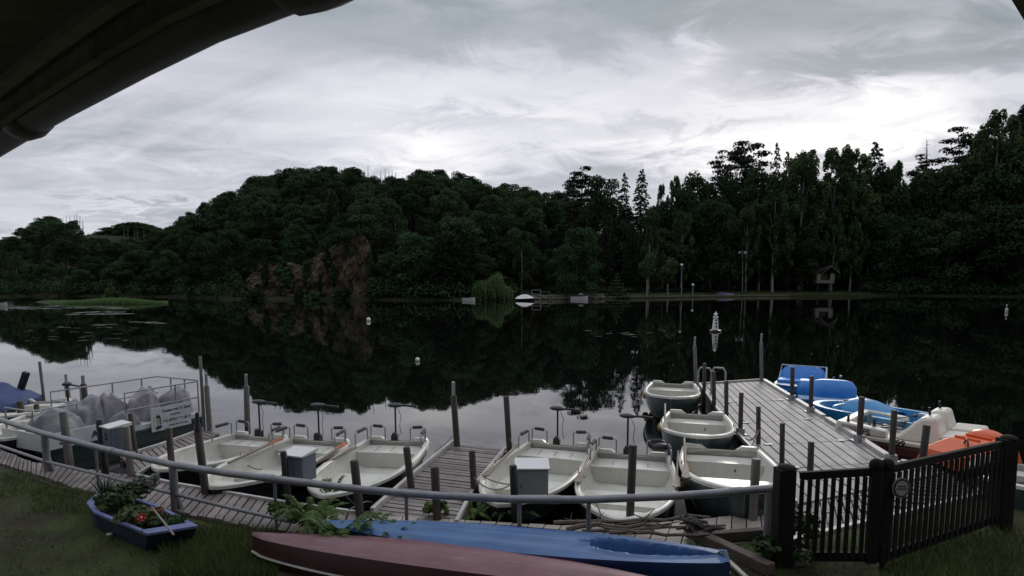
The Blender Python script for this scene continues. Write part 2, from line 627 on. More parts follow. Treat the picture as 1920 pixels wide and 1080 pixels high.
def hillz(px, s):
    y0 = shore(px)
    rd = interp(px, RIDGE)
    yr = y0 + rd
    zr = CZ + (HOR - interp(px, SKY)) / F * yr - interp(px, TREEH)
    zr = max(zr, 2.0)
    flat = 6 if px < 1000 else (26 if px < 1650 else 12)
    if s < 0:
        return max(-2, s * .5)
    if s < 3:
        return .25 + .15 * s
    if s < flat:
        return .7 + .05 * (s - 3)
    t = (s - flat) / max(1, rd - flat)
    base = .7 + .05 * (flat - 3)
    if t <= 1:
        return base + (zr - base) * t ** .85
    return zr - (t - 1) * rd * .12


def hill_at(px, s):
    Y = shore(px) + s
    return V(((px - 960) / F * Y, Y, hillz(px, s)))


def build_land():
    mb = MB()
    L, N = 420.0, 1
    mb.add([(-L, 3, 0), (L, 3, 0), (L, 560, 0), (-L, 560, 0)], [(0, 1, 2, 3)])
    w = mb.build('lake_water', water_mat(), kind='structure')
    # far wooded hills
    mb = MB()
    rows = []
    pxs = [-500 + 20 * i for i in range(141)]
    ss = [-4, -1, 0, 1.5, 3, 6, 9, 13, 18, 26] + [26 + 8 * k for k in range(1, 16)] + [170]
    for s in ss:
        rows.append([hill_at(p, s) + V((0, 0, rnd.uniform(-.15, .3) if s > 3 else 0)) for p in pxs])
    mb.grid(rows)
    mb.build('hills', forest_floor, kind='structure', smooth=60)
    # the further rounded hill seen through the gap
    mb = MB()
    rows = []
    for k in range(9):
        y = 330 + k * 24
        r = []
        for i in range(25):
            px = 120 + i * 11
            sk = interp(px, [(120, 470), (180, 440), (200, 426), (245, 417), (290, 423), (315, 437), (384, 480)])
            z = CZ + (HOR - sk) / F * 430 - 10
            r.append(V(((px - 960) / F * 430, y, max(-2, z * math.sin(math.pi * min(1, k / 8 + .05) * .9) ** .6 if k else -2))))
        rows.append(r)
    mb.grid(rows)
    mb.build('distant_hill', forest_floor, kind='structure', smooth=60)
    # cliff
    mb = MB()
    rows = []
    cols = [438 + 2.0 * i for i in range(132)]
    rr = random.Random(3)
    from mathutils import noise
    for k in range(30):
        t = k / 26
        r = []
        for c in cols:
            top = CZ + (HOR - interp(c, CLIFF)) / F * (shore(c) + 5)
            y = shore(c) + 1.2
            nz = noise.fractal(V((c * .035, t * 3.2, 1.7)), 1.0, 2.1, 7) * 1.5
            ridge = abs(noise.noise(V((c * .05, t * .9, 9)))) * 1.0 + .4 * abs(noise.noise(V((c * .16, t * 9, 2))))
            if t <= 1:
                p = V(((c - 960) / F * y, y + t * 4.5 - nz - ridge + 1.2, -.5 + (top + .5) * t))
            else:
                p = V(((c - 960) / F * y, y + 5 + (t - 1) * 60, top - (t - 1) * 12))
            p.x += noise.noise(V((c * .09, t * 5, 4))) * .5
            p.y += noise.fractal(V((c * .22, t * 9, 7)), 1.0, 2.0, 3) * .55 if t <= 1 else 0
            r.append(p)
        rows.append(r)
    mb.grid(rows)
    mb.build('cliff', rock, kind='structure')
    # near bank
    mb = MB()
    BK = [(-40, 22), (-16, 13.6), (-10.5, 11.5), (-8.3, 10.2), (-6.8, 9.25), (-5, 8.45), (-3.2, 7.75), (-2, 7.45), (0, 7.4), (2, 7.4), (3.3, 7.6), (5, 8.3), (6.8, 9.1), (9, 10.3), (14, 14), (40, 34)]
    rows = []
    xs = sorted(set([-40 + 2 * i for i in range(13)] + [-14 + .35 * i for i in range(81)] + [15 + 2 * i for i in range(13)]))
    from mathutils import noise as nz
    for k in range(36):
        r = []
        for x in xs:
            ye = interp(x, BK)
            if k < 32:
                y = -6 + (ye + 6) * (1 - (1 - k / 31) ** 1.5)
                z = .40 + nz.fractal(V((x * .8, y * .8, 0)), 1, 2, 4) * .035 - .02
                e = ye - y
                if e < .5:
                    z -= (.5 - e) * .25
            else:
                y = ye + (k - 31) * .25
                z = .27 - (k - 31) * .18
            r.append(V((x, y, z)))
        rows.append(r)
    mb.grid(rows)
    mb.build('bank_ground', soil, kind='structure', smooth=80)
    return BK


BK = build_land()


def groundz(x, y):
    return .40


# ------------------------------------------------------------------ foliage
def leafcloud(lobes, n, size, up=.35, rs=None, elong=1.0, inner=.55, hang=0.0):
    rs = rs or nr
    L = np.array(lobes, float)
    w = (L[:, 3] * L[:, 4] + L[:, 4] * L[:, 5] + L[:, 3] * L[:, 5])
    idx = rs.choice(len(L), n, p=w / w.sum())
    d = rs.normal(size=(n, 3))
    d[:, 2] = np.where((d[:, 2] < 0) & (rs.rand(n) < .55), -d[:, 2], d[:, 2])
    d /= np.linalg.norm(d, axis=1)[:, None]
    rad = inner + (1 - inner) * rs.rand(n) ** .5
    p = L[idx, :3] + d * L[idx, 3:6] * rad[:, None]
    nor = d + rs.normal(size=(n, 3)) * .55
    nor[:, 2] += up
    nor /= np.linalg.norm(nor, axis=1)[:, None]
    a = rs.normal(size=(n, 3))
    if hang:
        a = np.tile([0, 0, 1.0], (n, 1)) + rs.normal(size=(n, 3)) * (1 - hang)
    t = np.cross(nor, a)
    t /= np.linalg.norm(t, axis=1)[:, None] + 1e-9
    b = np.cross(nor, t)
    s = size * (.55 + .9 * rs.rand(n))[:, None]
    q = np.stack([p - t * s * .5 - b * s * .1 * elong, p + b * s * -.55 * elong, p + t * s * .5 - b * s * .05 * elong, p + b * s * .6 * elong], 1)
    vs = q.reshape(-1, 3)
    fs = np.arange(n * 4).reshape(n, 4)
    return vs, fs


def mesh_np(name, parts):
    "parts: list of (verts, faces, material)"
    me = bpy.data.meshes.new(name)
    vs, fs, mi, o = [], [], [], 0
    for k, (v, f, m) in enumerate(parts):
        v = np.asarray(v, float)
        vs.append(v)
        fs += [tuple(int(i) + o for i in q) for q in f]
        mi += [k] * len(f)
        o += len(v)
        me.materials.append(m)
    me.from_pydata(np.concatenate(vs).tolist(), [], fs)
    me.polygons.foreach_set('material_index', mi)
    me.update()
    return me


def lobes_broad(h, w, n, seed, base=.22):
    r = np.random.RandomState(seed)
    out = []
    for i in range(n):
        t = r.rand() ** .8
        z = h * (base + (1 - base) * t * .9)
        prof = math.sin(math.pi * min(1, .16 + .84 * (1 - (1 - t) ** 1.3) * .88)) ** .7
        a = r.rand() * 6.283
        q = w * .5 * prof * (.35 + .55 * r.rand())
        s = w * (.085 + .10 * r.rand())
        out.append((math.cos(a) * q, math.sin(a) * q, z, s, s, s * (.65 + .4 * r.rand())))
    out.append((0, 0, h * .55, w * .28, w * .28, h * .28))
    out.append((0, 0, h * .9, w * .14, w * .14, h * .09))
    return out


def lobes_birch(h, w, seed):
    "tall soft crown of many small hanging tufts"
    r = np.random.RandomState(seed)
    out = []
    for i in range(74):
        t = r.rand()
        z = h * (.20 + .78 * t)
        prof = math.sin(math.pi * (.20 + .72 * t)) ** .8
        a = r.rand() * 6.283
        q = w * .5 * prof * r.rand() ** .5
        s = w * (.055 + .055 * r.rand())
        out.append((math.cos(a) * q, math.sin(a) * q, z, s, s, s * (1.5 + r.rand())))
    return out


def lobes_conifer(h, w, tiers, seed, base=.12, gap=1.0, irregular=0.0):
    r = np.random.RandomState(seed)
    out = []
    for i in range(tiers):
        t = i / (tiers - 1)
        z = h * (base + (1 - base) * t)
        q = w * .5 * (1 - t) ** .8 * (1 - irregular * r.rand()) + .12
        k = max(3, int(7 * (1 - t) + 2))
        a0 = r.rand() * 6.3
        for j in range(k):
            if irregular and r.rand() < irregular * .5:
                continue
            a = a0 + 6.283 * j / k + r.normal() * .2
            rr = q * (.35 + .55 * r.rand())
            out.append((math.cos(a) * rr, math.sin(a) * rr, z - rr * .12, max(.25, q * .42), max(.25, q * .42), h / tiers * .33 * gap))
    out.append((0, 0, h * .97, .18, .18, h * .05))
    return out


def conifer_leaves(h, w, seed, base=.08, size=.42, per=46, tiers=40):
    "spruce: whorls of drooping boughs, each carrying many small needle sprays"
    rs = np.random.RandomState(seed)
    P_, D_ = [], []
    for i in range(tiers):
        t = (i + rs.rand() * .5) / tiers
        z = h * (base + (1 - base) * t)
        q = w * .5 * (1 - t) ** .62 + .22
        k = max(5, int(9 - 4 * t))
        a0 = rs.rand() * 6.3
        for j in range(k):
            if rs.rand() < .12:
                continue
            a = a0 + 6.283 * j / k + rs.normal() * .22
            l = q * rs.uniform(.65, 1.12)
            n = max(10, int(per * l / (w * .5)))
            f = rs.rand(n) ** .7
            x = l * f
            zz = z + rs.normal() * .28 * (1 - .6 * t) + .12 * x - .26 * x * x / max(.6, l) + rs.normal(size=n) * .10
            sp = (.07 + .16 * x) * rs.normal(size=n)
            P_.append(np.stack([math.cos(a) * x - math.sin(a) * sp, math.sin(a) * x + math.cos(a) * sp, zz], 1))
            D_.append(np.tile([math.cos(a), math.sin(a), -.25], (n, 1)))
    p, d = np.concatenate(P_), np.concatenate(D_)
    n = len(p)
    d = d + rs.normal(size=(n, 3)) * .35
    d /= np.linalg.norm(d, axis=1)[:, None]
    up = np.tile([0, 0, .5], (n, 1)) + rs.normal(size=(n, 3)) * .9
    t = np.cross(d, up)
    t /= np.linalg.norm(t, axis=1)[:, None] + 1e-9
    s = size * (.6 + .8 * rs.rand(n))[:, None]
    q = np.stack([p - d * s * .6, p + t * s * .34, p + d * s * .8, p - t * s * .34], 1)
    return q.reshape(-1, 3), np.arange(n * 4).reshape(n, 4)


def lobes_pine(h, w, seed):
    "tall pine: bare stem, layered flat tufts near the top"
    r = np.random.RandomState(seed)
    out = []
    for i in range(15):
        t = i / 14
        z = h * (.48 + .5 * t)
        q = w * .5 * (1 - .65 * t ** 1.5)
        for j in range(2 if t < .9 else 1):
            a = r.rand() * 6.283
            rr = q * (.25 + .65 * r.rand())
            s = w * (.09 + .09 * r.rand())
            out.append((math.cos(a) * rr, math.sin(a) * rr, z, s * 1.35, s * 1.35, s * .42))
    return out


def trunk_mb(h, r0, lobes, lean=.0, n=7, limbs=6):
    mb = MB()
    pts = [V((math.sin(i * 1.3) * r0 * .5 + lean * i / n * h, math.cos(i * 1.7) * r0 * .4, h * i / n - .4)) for i in range(n + 1)]
    mb.tube(pts, [r0 * (1.15 - i / n) + .02 for i in range(n + 1)], 7)
    for l in sorted(lobes, key=lambda q: -q[3])[:limbs]:
        z0 = max(h * .2, l[2] * .72)
        i = min(n, int(z0 / h * n))
        mb.tube([pts[i], V((l[0] * .5, l[1] * .5, (z0 + l[2]) / 2)), V(l[:3])], [r0 * .4, r0 * .25, r0 * .1], 5)
    return mb


# crown prototypes at true size (metres)
def crown_set():
    S = {}
    for k in range(4):
        lb = lobes_broad(13, 10.5, 44, 20 + k, .10)
        S['broad%d' % k] = (13, lb, leafcloud(lb, 8500, .31, rs=np.random.RandomState(40 + k)), leaf_a, .24, bark)
    for k in range(3):
        lb = lobes_birch(20, 7.6, 60 + k)
        S['birch%d' % k] = (20, lb, leafcloud(lb, 11000, .25, rs=np.random.RandomState(70 + k), elong=1.6, hang=.6, inner=.25), leaf_b, .2, bark_pale)
    for k in range(2):
        lb = lobes_conifer(22, 9.5, 15, 80 + k, .10, irregular=.25)
        S['spruce%d' % k] = (22, lb, conifer_leaves(22, 9.5, 90 + k), leaf_c, .24, bark)
    for k in range(3):
        lb = lobes_pine(24, 9.0, 110 + k)
        S['pine%d' % k] = (24, lb, leafcloud(lb, 4200, .32, rs=np.random.RandomState(120 + k), up=.3, inner=.1), leaf_c, .26, bark)
    return S


CROWN = crown_set()
SMALL = {}
for k_, (h_, lb_, (v_, f_), m_, r_, b_) in CROWN.items():
    tm = trunk_mb(h_ * .85, r_, lb_, limbs=4)
    SMALL[k_] = (h_, mesh_np('tree', [(v_, f_, m_), (tm.v, tm.f, b_)]))
BIG = {}


def far_tree(kind, loc, h, label, group, name=None, fat=1.0):
    H, me = SMALL[kind]
    o = bpy.data.objects.new(name or {'b': 'broadleaf_tree', 's': 'spruce_tree', 'p': 'pine_tree'}[kind[0]] if kind[:3] != 'bir' else 'birch_tree', me)
    COL.objects.link(o)
    s = h / H
    o.location = loc
    o.scale = (s * fat, s * fat, s)
    o.rotation_euler = (0, 0, rnd.uniform(0, 6.28))
    return tag(o, label, 'tree', group)


def near_tree(kind, loc, h, label, group=None, fat=1.0, rot=None):
    H, lb, (v, f), m, r, b = CROWN[kind]
    if kind not in BIG:
        cm = mesh_np('crown', [(v, f, m)])
        t = trunk_mb(H * .9, r, lb, limbs=8)
        tm = bpy.data.meshes.new('trunk')
        tm.from_pydata(t.v, [], t.f)
        tm.materials.append(b)
        BIG[kind] = (cm, tm)
    cm, tm = BIG[kind]
    nm = {'broad': 'broadleaf_tree', 'birch': 'birch_tree', 'spruc': 'spruce_tree', 'pine0': 'pine_tree', 'pine1': 'pine_tree', 'pine2': 'pine_tree'}[kind[:5]]
    o = thing(nm, label, 'tree', loc, rnd.uniform(0, 6.28) if rot is None else rot, group)
    s = h / H
    o.scale = (s * fat, s * fat, s)
    for n_, me in (('trunk', tm), ('crown', cm)):
        c = bpy.data.objects.new(n_, me)
        COL.objects.link(c)
        c.parent = o
    return o


def forest():
    cnt = {}

    def plant(px0, px1, spacing, s0, s1, kinds, label, group, hmul=(.88, 1.10), fat=(.95, 1.25), skip=None):
        s = s0
        row = 0
        while s <= s1:
            px = px0 + rnd.uniform(0, 12)
            while px < px1:
                Y = shore(px) + s
                step = spacing / Y * F
                p2 = px + rnd.uniform(-.35, .35) * step
                s2 = s + rnd.uniform(-.4, .4) * spacing
                rd = interp(p2, RIDGE)
                if s2 <= rd + 3 and not (skip and skip(p2, s2)):
                    q = hill_at(p2, s2)
                    k = rnd.choice(kinds)
                    if s2 > rd - 52 and k[0] != 'b' or s2 > rd - 26 and k[:2] == 'bi':
                        k = 'broad%d' % rnd.randint(0, 3)
                    h = interp(p2, TREEH) * (rnd.uniform(*hmul) if s2 > rd - 26 else rnd.uniform(.7, 1.3))
                    if k[0] == 's':
                        h = interp(p2, TREEH) * 1.15
                    far_tree(k, q - V((0, 0, .6)), h, label, group, fat=rnd.uniform(*fat))
                    cnt[group] = cnt.get(group, 0) + 1
                px += step
            s += spacing * .86
            row += 1
    B = ['broad0', 'broad1', 'broad2', 'broad3']
    cl = lambda p, s: 436 < p < 700 and s < 15
    plant(325, 1075, 8.3, 4, 106, B + B + B + ['spruce0', 'spruce1', 'spruce0', 'birch0', 'birch1', 'birch2'], 'rounded green tree crown among the many covering the big hill', 'tree crowns covering the big hill', skip=cl)
    plant(-40, 325, 11.0, 4, 121, B + B + ['spruce1', 'birch1'], 'tree crown on the lower wooded slope at the left end of the lake', 'tree crowns on the slope at the left end of the lake', fat=(1.1, 1.4), hmul=(.85, 1.0))
    plant(1085, 1960, 11.5, 22, 64, ['spruce0', 'spruce1', 'birch0', 'birch1', 'birch2', 'broad1'], 'dark tree in the closed wood rising behind the right-hand lakeside trees', 'trees of the closed wood on the right', fat=(.95, 1.25))
    # distant hill
    for px, py in [(150, 452), (170, 445), (186, 436), (200, 429), (216, 424), (232, 420), (247, 418), (262, 420), (277, 422), (292, 427), (306, 436), (320, 446), (180, 462), (205, 455), (230, 450), (255, 448), (280, 452), (305, 462)]:
        q = T(px, py, 425 if py < 448 else 400)
        far_tree(rnd.choice(B), q - V((0, 0, 14)), 15, 'tree on the far rounded hill seen in the gap at left', 'trees of the far hill in the gap', fat=1.7)
    print('forest', cnt)
    # undergrowth: one mass over the slopes, nobody could count it
    rs = np.random.RandomState(77)
    lob = []
    for i in range(1500):
        px = rs.uniform(-60, 2000)
        s = rs.uniform(1.5, 75) if rs.rand() < .5 else rs.uniform(.1, 8)
        if 436 < px < 700 and s < 15:
            continue
        if 960 < px < 1620 and s < 20:
            continue
        q = hill_at(px, s)
        w = rs.uniform(1.3, 3.0)
        lob.append((q.x, q.y, q.z + w * .35, w, w, w * rs.uniform(.6, 1.1)))
    v, f = leafcloud(lob, 52000, .42, rs=rs)
    o = bpy.data.objects.new('undergrowth', mesh_np('undergrowth', [(v, f, leaf_a)]))
    COL.objects.link(o)
    tag(o, 'shrubby green undergrowth along the far shore and slopes', 'undergrowth')
    o['kind'] = 'stuff'


forest()


def shore_trees():
    G = 'trees along the right-hand shore'
    # (px, top py, kind, distance behind the shore, fatness, label)
    L = [
        (1072, 322, 'pine0', 34, .9, 'left one of a close pair of dark pines above the hill line'),
        (1090, 311, 'pine1', 36, .95, 'right and taller one of a close pair of dark pines above the hill line'),
        (1128, 328, 'broad1', 30, .62, 'loose crowned tree with sky showing through, between the pine pair and two spruces'),
        (1166, 322, 'spruce0', 30, .62, 'slim dark spruce with ragged branches, left of two beside the gap of sky'),
        (1198, 317, 'spruce1', 30, .75, 'bushy dark spruce, right of two beside the gap of sky'),
        (1234, 348, 'birch0', 32, .5, 'small pale feathery tree alone in the gap of sky'),
        (1262, 334, 'birch1', 30, .62, 'feathery birch at the right edge of the gap of sky'),
        (1300, 326, 'broad2', 26, .7, 'rounded green tree left of the three tallest pines'),
        (1345, 280, 'pine2', 30, .95, 'pine with a leaning flat topped crown, left of the three tallest pines'),
        (1370, 264, 'pine0', 31, .85, 'tallest and middle one of the three pines towering over the wood'),
        (1399, 267, 'pine1', 29, 1.05, 'broad dark pine, right of the three pines towering over the wood'),
        (1443, 265, 'spruce0', 28, .42, 'narrow column shaped conifer with a pointed tip right of the three tall pines'),
        (1464, 284, 'spruce1', 26, .6, 'short dark spruce touching the narrow column shaped conifer'),
        (1494, 284, 'birch2', 14, .95, 'light green birch with a soft rounded top right of the narrow conifer'),
        (1552, 280, 'birch0', 13, 1.0, 'light green birch with a wide soft top in front of the hut'),
        (1590, 288, 'birch1', 15, .9, 'light green birch squeezed between a birch and a spiky spruce'),
        (1624, 266, 'spruce1', 22, .85, 'spiky dark spruce rising alone between the birches and the right-hand pines'),
        (1660, 305, 'birch2', 17, .7, 'thin topped birch right of the lone spiky spruce'),
        (1704, 286, 'pine2', 26, 1.0, 'flat topped dark pine left of the bare pale tree'),
        (1776, 238, 'pine1', 27, 1.15, 'open crowned pine with sky between its branches beside the bare pale tree'),
        (1812, 250, 'pine0', 28, .9, 'dark pine filling in behind the open crowned pine'),
        (1846, 216, 'birch1', 18, .95, 'pale green feathery tree standing out before the dark right-hand slope'),
        (1890, 192, 'spruce0', 34, 1.1, 'dark spruce high on the slope, second from the right edge'),
        (1922, 172, 'spruce1', 36, 1.2, 'dark spruce highest on the slope at the right edge'),
        (1975, 150, 'spruce0', 34, 1.2, 'dark spruce just beyond the right edge slope'),
        (1445, 330, 'birch0', 7, 1.0, 'birch with twin pale trunks reaching down to the right-hand shore'),
        (1556, 400, 'birch2', 8, .8, 'slender birch with a pale trunk before the hut'),
        (1590, 365, 'birch1', 9, .8, 'birch with a bright trunk just right of the hut'),
        (1215, 395, 'birch2', 8, .9, 'grey green weeping birch over the lawn left of the street lamps'),
        (1330, 372, 'broad3', 9, .8, 'dark broad tree behind the white boat with violet cover'),
        (1275, 400, 'birch1', 10, .9, 'grey green birch behind the nearest lakeside lamp'),
        (1395, 385, 'birch2', 10, .85, 'drooping birch behind the lamp with two floodlights'),
        (1130, 420, 'spruce1', 12, 1.0, 'blue dark conifer behind the long hedge'),
        (1180, 415, 'spruce0', 11, .8, 'tall dark conifer right of the conical bush'),
        (1500, 420, 'broad0', 9, .8, 'dark low tree left of the hut'),
        (1650, 400, 'broad1', 7, .9, 'dark broad tree right of the hut'),
        (1705, 410, 'broad2', 6, .9, 'broad tree leaning over the dark right-hand water'),
        (1770, 395, 'broad3', 6, 1.0, 'broad tree with a pale slanting trunk over the right-hand water'),
        (1840, 385, 'broad0', 6, 1.1, 'leafy tree at the waterside near the right edge'),
        (1910, 375, 'broad1', 6, 1.1, 'leafy tree at the waterside on the right edge'),
        (850, 432, 'broad2', 5, .85, 'large leafy tree overhanging the water left of the willow'),
        (800, 455, 'broad0', 4, .9, 'leafy tree with a leaning trunk at the water between cliff and willow'),
        (735, 470, 'broad3', 4, 1.0, 'leafy tree at the waterside right of the cliff'),
        (905, 395, 'broad1', 16, .8, 'tall leafy tree rising behind the willow'),
        (965, 425, 'broad3', 13, .8, 'bright green leafy tree behind the white tarp covered boat'),
        (1008, 470, 'broad0', 13, .8, 'small round tree behind the stone bank'),
        (1045, 475, 'broad2', 15, .8, 'small bushy tree behind the long hedge'),
    ]
    for px, top, kind, s, fat, lab in L:
        g = hill_at(px, s)
        z = T(px, top, g.y).z
        near_tree(kind, g - V((0, 0, .2)), z - g.z, lab, G, fat=fat)
    fill = ['dark broad tree in the back row between the small spruces and the three tall pines', 'dark broad tree in the back row below the three tall pines', 'dark broad tree in the back row below the narrow conifer', 'dark broad tree in the back row between two light birches', 'dark broad tree in the back row behind the hut', 'dark broad tree in the back row right of the lone spiky spruce', 'dark broad tree in the back row below the flat topped pine', 'dark broad tree in the back row below the open crowned pine', 'dark broad tree in the back row at the foot of the right-hand slope']
    for i, lab in enumerate(fill):
        px = 1265 + i * 76
        g = hill_at(px, 19)
        z = T(px, interp(px, [(1265, 350), (1400, 318), (1560, 312), (1700, 320), (1800, 290), (1900, 250)]), g.y).z
        near_tree('broad%d' % (i % 4), g - V((0, 0, .2)), z - g.z, lab, G, fat=.72)
    for i, px in enumerate((1240, 1300, 1365, 1420, 1475, 1530, 1610, 1680, 1740, 1800, 1870)):
        g = hill_at(px, 13)
        z = T(px, 425 + (i % 3) * 12, g.y).z
        near_tree('birch%d' % (i % 3) if i % 2 else 'broad%d' % (i % 4), g - V((0, 0, .3)), z - g.z, 'low tree of the middle row filling the shade behind the right-hand lawn', 'middle row trees on the right shore', fat=1.25 if i % 2 else 1.0)
    # pale bare tree
    for px, top, bot, Y, r in [(1738, 262, 345, 192, .28)]:
        bare(px, top, bot, Y, r, 'bare pale tree with short twigs standing against the sky on the right', None, True)
    hp = [(598, 316, 352), (611, 313, 356), (618, 318, 350), (625, 312, 352), (637, 315, 358), (646, 313, 350), (660, 312, 360), (671, 318, 362), (684, 320, 372), (690, 309, 366)]
    for px, a, b in hp:
        bare(px, a, b, shore(px) + 102, .22, 'thin bare dead trunk on the crest of the big hill', 'dead trunks on the big hill crest', False)
    for px, a, b in [(714, 320, 352), (722, 316, 350), (729, 320, 350), (735, 318, 352), (742, 322, 348)]:
        bare(px, a, b, shore(px) + 104, .2, 'thin bare trunk in the notch of the big hill skyline', 'bare trunks in the skyline notch', False)
    for px, a, b in [(118, 408, 480), (124, 404, 475), (131, 403, 478), (139, 402, 470), (144, 399, 462), (150, 405, 455), (155, 412, 445)]:
        bare(px, a, b, shore(px) + 116, .24, 'grey dead trunk on the steep side of the left hill', 'dead trunks on the left hill', False)
    for px, a, b in [(232, 424, 450), (240, 420, 448), (252, 421, 452), (258, 418, 452), (270, 423, 450)]:
        bare(px, a + 5, b, 395, .22, 'grey dead trunk on the far hill in the gap', 'dead trunks on the far hill', False)


def bare(px, top, bot, Y, r, label, group, twigs):
    a, b = T(px, bot, Y), T(px, top, Y)
    mb = MB()
    h = (b - a).length
    mb.tube([a - V((0, 0, 1)), a.lerp(b, .5) + V((rnd.uniform(-.2, .2), 0, 0)), b], [r, r * .75, r * .25], 6)
    for i in range(14 if twigs else 6):
        t = rnd.uniform(.3, .97)
        p = a.lerp(b, t)
        an = rnd.uniform(0, 6.28)
        l = (1 - t * .6) * h * (.13 if twigs else .06) * rnd.uniform(.6, 1.4)
        mb.tube([p, p + V((math.cos(an) * l, math.sin(an) * l, l * rnd.uniform(-.1, .4)))], [r * .3, r * .08], 4)
    o = mb.build('dead_tree', deadwood)
    tag(o, label, 'dead tree', group)


shore_trees()


def far_shore():
    # willow
    rs = np.random.RandomState(9)
    base = hill_at(928, 1.2)
    t = thing('willow_tree', 'pale green weeping willow whose branches hang into the water at the far shore', 'tree', base)
    mb = MB().tube([base + V((0, 0, -.5)), base + V((.5, 0, 2.5)), base + V((1.2, .2, 5))], [.3, .22, .08], 7)
    for a in range(7):
        an = a * .9
        mb.tube([base + V((.6, 0, 2.6)), base + V((.6 + math.cos(an) * 1.2, math.sin(an) * 1.2, 4.2)), base + V((.6 + math.cos(an) * 2.4, math.sin(an) * 2.2, 3.8))], [.14, .09, .03], 5)
    mb.build('trunk', bark, t)
    vs, fs = [], []
    prof = [(886, 538), (892, 527), (900, 522), (910, 524), (918, 518), (926, 512), (934, 505), (942, 512), (946, 530), (956, 534), (966, 545)]
    for i in range(620):
        px = rs.uniform(886, 962)
        dy = rs.uniform(-2.6, 2.6)
        cx = (px - 926) / 40
        ztop = T(px, interp(px, prof), base.y).z * (1 - .16 * abs(dy) / 2.6) - rs.rand() * .7
        zb = max(.05, .1 + rs.rand() * ztop * .45)
        X = (px - 960) / F * base.y
        Y = base.y + dy
        z = ztop
        sw = rs.uniform(0, 6)
        while z > zb:
            l = rs.uniform(.3, .6)
            an = rs.rand() * 3.14
            w = rs.uniform(.06, .16)
            ox, oy = math.cos(an) * w, math.sin(an) * w
            k = len(vs)
            dx = math.sin(z * 1.2 + sw) * .07
            vs += [(X + ox + dx, Y + oy, z), (X - ox + dx, Y - oy, z - .1), (X - ox * .6 + dx, Y - oy * .6, z - l), (X + ox * .6 + dx, Y + oy * .6, z - l * .9)]
            fs.append((k, k + 1, k + 2, k + 3))
            z -= l * .85
    me = mesh_np('crown', [(np.array(vs), fs, leaf_w)])
    o = bpy.data.objects.new('crown', me)
    COL.objects.link(o)
    me.transform(ROOTM[t.name].inverted())
    o.parent = t

    # hedges, lawn, stone bank
    def hedge(p0, p1, top, s, label, name='hedge', m=leaf_a, wd=1.2):
        rs2 = np.random.RandomState(int(p0))
        lob = []
        n = int((p1 - p0) / 5)
        for i in range(n + 1):
            px = p0 + (p1 - p0) * i / n
            g = hill_at(px, s)
            h = T(px, top, g.y).z - g.z
            lob.append((g.x, g.y, g.z + h * .5, .9, wd, h * .55))
        v, f = leafcloud(lob, 130 * n // 2, .32, rs=rs2, inner=.75)
        o = bpy.data.objects.new(name, mesh_np(name, [(v, f, m)]))
        COL.objects.link(o)
        return tag(o, label, 'hedge')
    hedge(978, 1182, 539, 9, 'long clipped hedge on the far bank behind the white boats')
    hedge(1182, 1330, 540, 9, 'dark clipped hedge on the far bank behind the pale birch trunks')
    mb = MB()
    rows = []
    for k in range(5):
        rows.append([hill_at(px, .2 + k * 4.8) + V((0, 0, .10 + .02 * k)) for px in range(975, 1640, 15)])
    mb.grid(rows)
    mb.build('far_lawn', meadow, kind='structure')
    mb = MB()
    rr = random.Random(4)
    for i in range(46):
        px = 992 + i * 3.1
        g = hill_at(px, -.2)
        for k in range(3):
            mb.ell((g.x + rr.uniform(-.2, .2), g.y + k * .3, .15 + k * .28 + rr.uniform(-.05, .08)), rr.uniform(.25, .42), rr.uniform(.3, .5), rr.uniform(.16, .26), 7, 5)
    tag(mb.build('stone_bank', stone), 'low bank of piled grey brown stones at the far waterline', 'stone bank')
    # kerb line of the quay on the right
    mb = MB()
    pts = [hill_at(px, .1) + V((0, 0, .1)) for px in range(1140, 1500, 20)]
    for a, b in zip(pts, pts[1:]):
        mb.bar(a, b, .35, .35)
    tag(mb.build('quay_edge', stone), 'low stone quay edge along the far lawn behind the boats', 'quay')

    # bushes
    def bush(px, top, w, s, name, label, m, seed, conical=False):
        g = hill_at(px, s)
        h = T(px, top, g.y).z - g.z
        W = w / F * g.y
        lb = lobes_conifer(h, W, 8, seed, 0) if conical else lobes_broad(h, W, 14, seed, 0)
        lb = [(a + g.x, b + g.y, c + g.z, d, e, f_) for a, b, c, d, e, f_ in lb]
        v, f = leafcloud(lb, 1500, .35, rs=np.random.RandomState(seed))
        o = bpy.data.objects.new(name, mesh_np(name, [(v, f, m)]))
        COL.objects.link(o)
        tag(o, label, 'bush')
    bush(1156, 514, 44, 1.6, 'bush', 'conical green bush at the waterline of the far lawn', leaf_b, 301, True)
    bush(962, 530, 30, 4, 'bush', 'green bush between the willow and the white tarp covered boat', leaf_b, 302)
    bush(985, 510, 56, 10, 'copper_bush', 'reddish brown leaved bush behind the white tarp covered boat', leaf_red, 303)
    bush(590, 546, 30, -.6, 'bush', 'green bush at the foot of the cliff', leaf_b, 304)
    bush(484, 542, 34, -.4, 'bush', 'green bush at the left foot of the cliff', leaf_a, 305)
    bush(635, 538, 26, -.9, 'bush', 'small green bush at the right foot of the cliff', leaf_a, 309)
    bush(540, 500, 34, 3.4, 'bush', 'green shrub clinging to the top of the lower cliff', leaf_a, 306)
    bush(660, 432, 60, 6.5, 'bush', 'green shrub overhanging the highest part of the cliff', leaf_a, 307)
